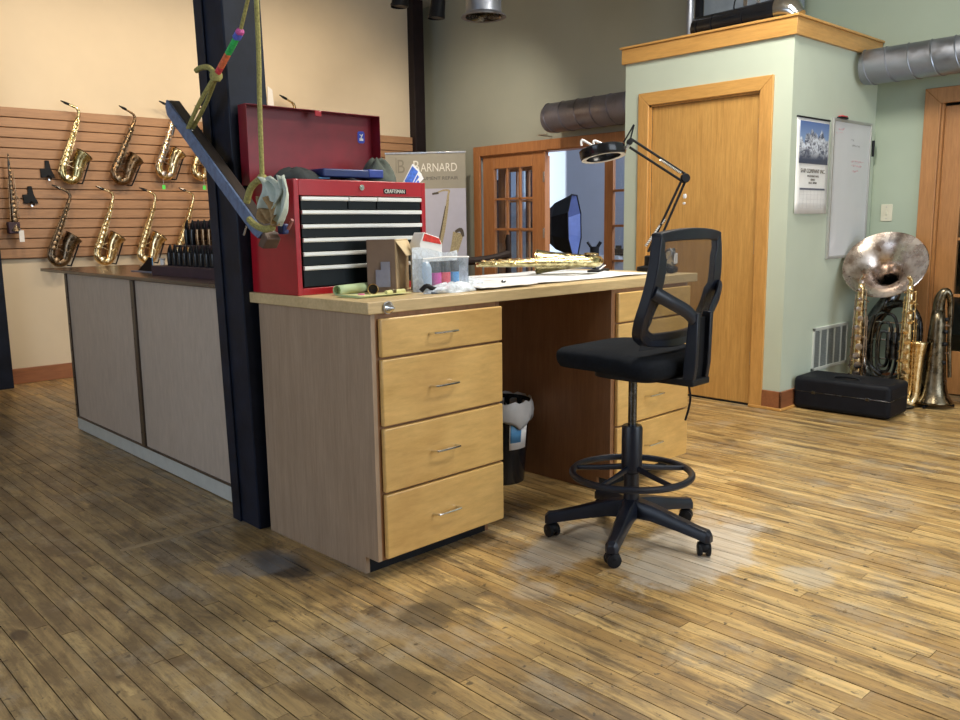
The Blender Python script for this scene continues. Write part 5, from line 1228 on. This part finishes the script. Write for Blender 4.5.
# two big saxophones, seen edge on
def bigsax(name, label, base, H_, m_, km, bell=True, lean=(0, 0), bowdir=(0, -1)):
    t = thing(name, label, 'saxophone', base)
    bx, by = bowdir; top = V3((lean[0], lean[1], H_))
    pts_ = [top, top.lerp(V3((0, 0, .05)), .5), V3((0, 0, .10)), V3((bx*.02, by*.02, .045)), V3((bx*.05, by*.05, .035)), V3((bx*.075, by*.075, .09)), V3((bx*.08, by*.08, .22)), V3((bx*.085, by*.085, .34)), V3((bx*.09, by*.09, .43))]
    rs = [.018, .030, .040, .043, .044, .040, .040, .044, .056]
    if not bell: pts_, rs = pts_[:6], rs[:6]
    MB().tube(smoothpath(pts_, 6), lerplist(rs, 6), 20, cap=False, up=(1, 0, 0)).build('body_tube', m_, t, sharp=60, solid=.002)
    MB().tube(smoothpath([top, top+V3((0, 0, .03)), top+V3((-bx*.02, -by*.02, .055))], 4), .014, 10).build('neck_receiver', km, t)
    k = MB(); rg = random.Random(len(label))
    vd = V3((-.93, -.37, 0))
    sd = V3((.37, -.93, 0))
    for i in range(11):
        q = .06+.88*i/10; c = top.lerp(V3((0, 0, .08)), q); r_ = .012+.018*q
        k.lathe([(r_*.4, .008), (r_, .006), (r_, 0)], o=c+vd*(.020+.024*q)+sd*rg.uniform(-.012, .012), ax=vd, n=12, cap=True)
        k.ball(c+sd*(.03+.02*q)+vd*.01, .008, 6); 
        if i % 2: k.tube([c+sd*(.022+.02*q), c+sd*(.05+.02*q)+V3((0, 0, -.02))], .005, 6)
        k.tube([c-sd*(.022+.02*q), c-sd*(.034+.02*q)+V3((0, 0, -.012))], .005, 6)
    for o1, a, b in ((.035, .05, .9), (-.03, .1, .8), (.048, .3, .95)):
        k.tube([top.lerp(V3((0, 0, .08)), a)+sd*o1+vd*.012, top.lerp(V3((0, 0, .08)), b)+sd*o1*1.3+vd*.02], .004, 6)
    k.build('keywork', km, t, sharp=50)
    MB().lathe([(.07, 0), (.075, .012), (.03, .02), (.02, .05)], n=16, cap=True).build('floor_peg', 'black', t)
    return t
bigsax('baritone_saxophone', 'tall brass saxophone standing behind the black case', V3((5.74, 2.43, .0)), .80, 'brass', 'nickel', False, (.0, -.01), (.3, .9))
bigsax('tenor_saxophone', 'tall gold saxophone with its bell turned right beside the sousaphone', V3((5.74, 2.115, .0)), .80, 'gold', 'brass', True, (.02, -.0), (.72, -.62))
# bell-down horns on stands at the right
def bellhorn(label, base, mat_):
    t = thing('trombone_bell', label, 'horn', base)
    MB().lathe([(.122, .030), (.118, .042), (.098, .07), (.082, .12), (.071, .20), (.062, .32), (.054, .44), (.045, .56), (.036, .64)], n=32).build('bell', mat_, t, sharp=60, solid=.0015)
    MB().tube(smoothpath([(0, 0, .62), (0, 0, .68), (.0, -.012, .73), (.01, -.030, .755), (.02, -.050, .73), (.03, -.058, .66), (.03, -.070, .40), (.03, -.085, .20)], 5), lerplist([.037, .035, .031, .027, .022, .017, .013, .012], 5), 16, up=(1, 0, 0)).build('tuning_crook', mat_, t)
    for z in (.18, .36, .54): MB().tube([(0, -.03, z), (0, -.08, z)], .006, 6).build('brace', 'nickel', t)
    k = MB()
    for z in (.30, .42, .50, .58): k.ball((-.02, -.06, z), .016, 8)
    k.build('keywork', 'black', t)
    for k_ in range(3):
        a = 2*PI*k_/3+1.0; MB().tube([(0, 0, .03), (math.cos(a)*.13, math.sin(a)*.13, .012)], .009, 6).build('stand_leg', 'black', t)
    MB().tube([(0, 0, .012), (0, 0, .10)], .012, 8).build('stand_post', 'black', t)
    return t
bellhorn('dark brass horn standing bell down on a small black stand', V3((5.90, 1.985, 0)), 'olivebrass')
bellhorn('dark horn standing bell down at the very right edge beside the door', V3((5.98, 1.70, 0)), 'antique')
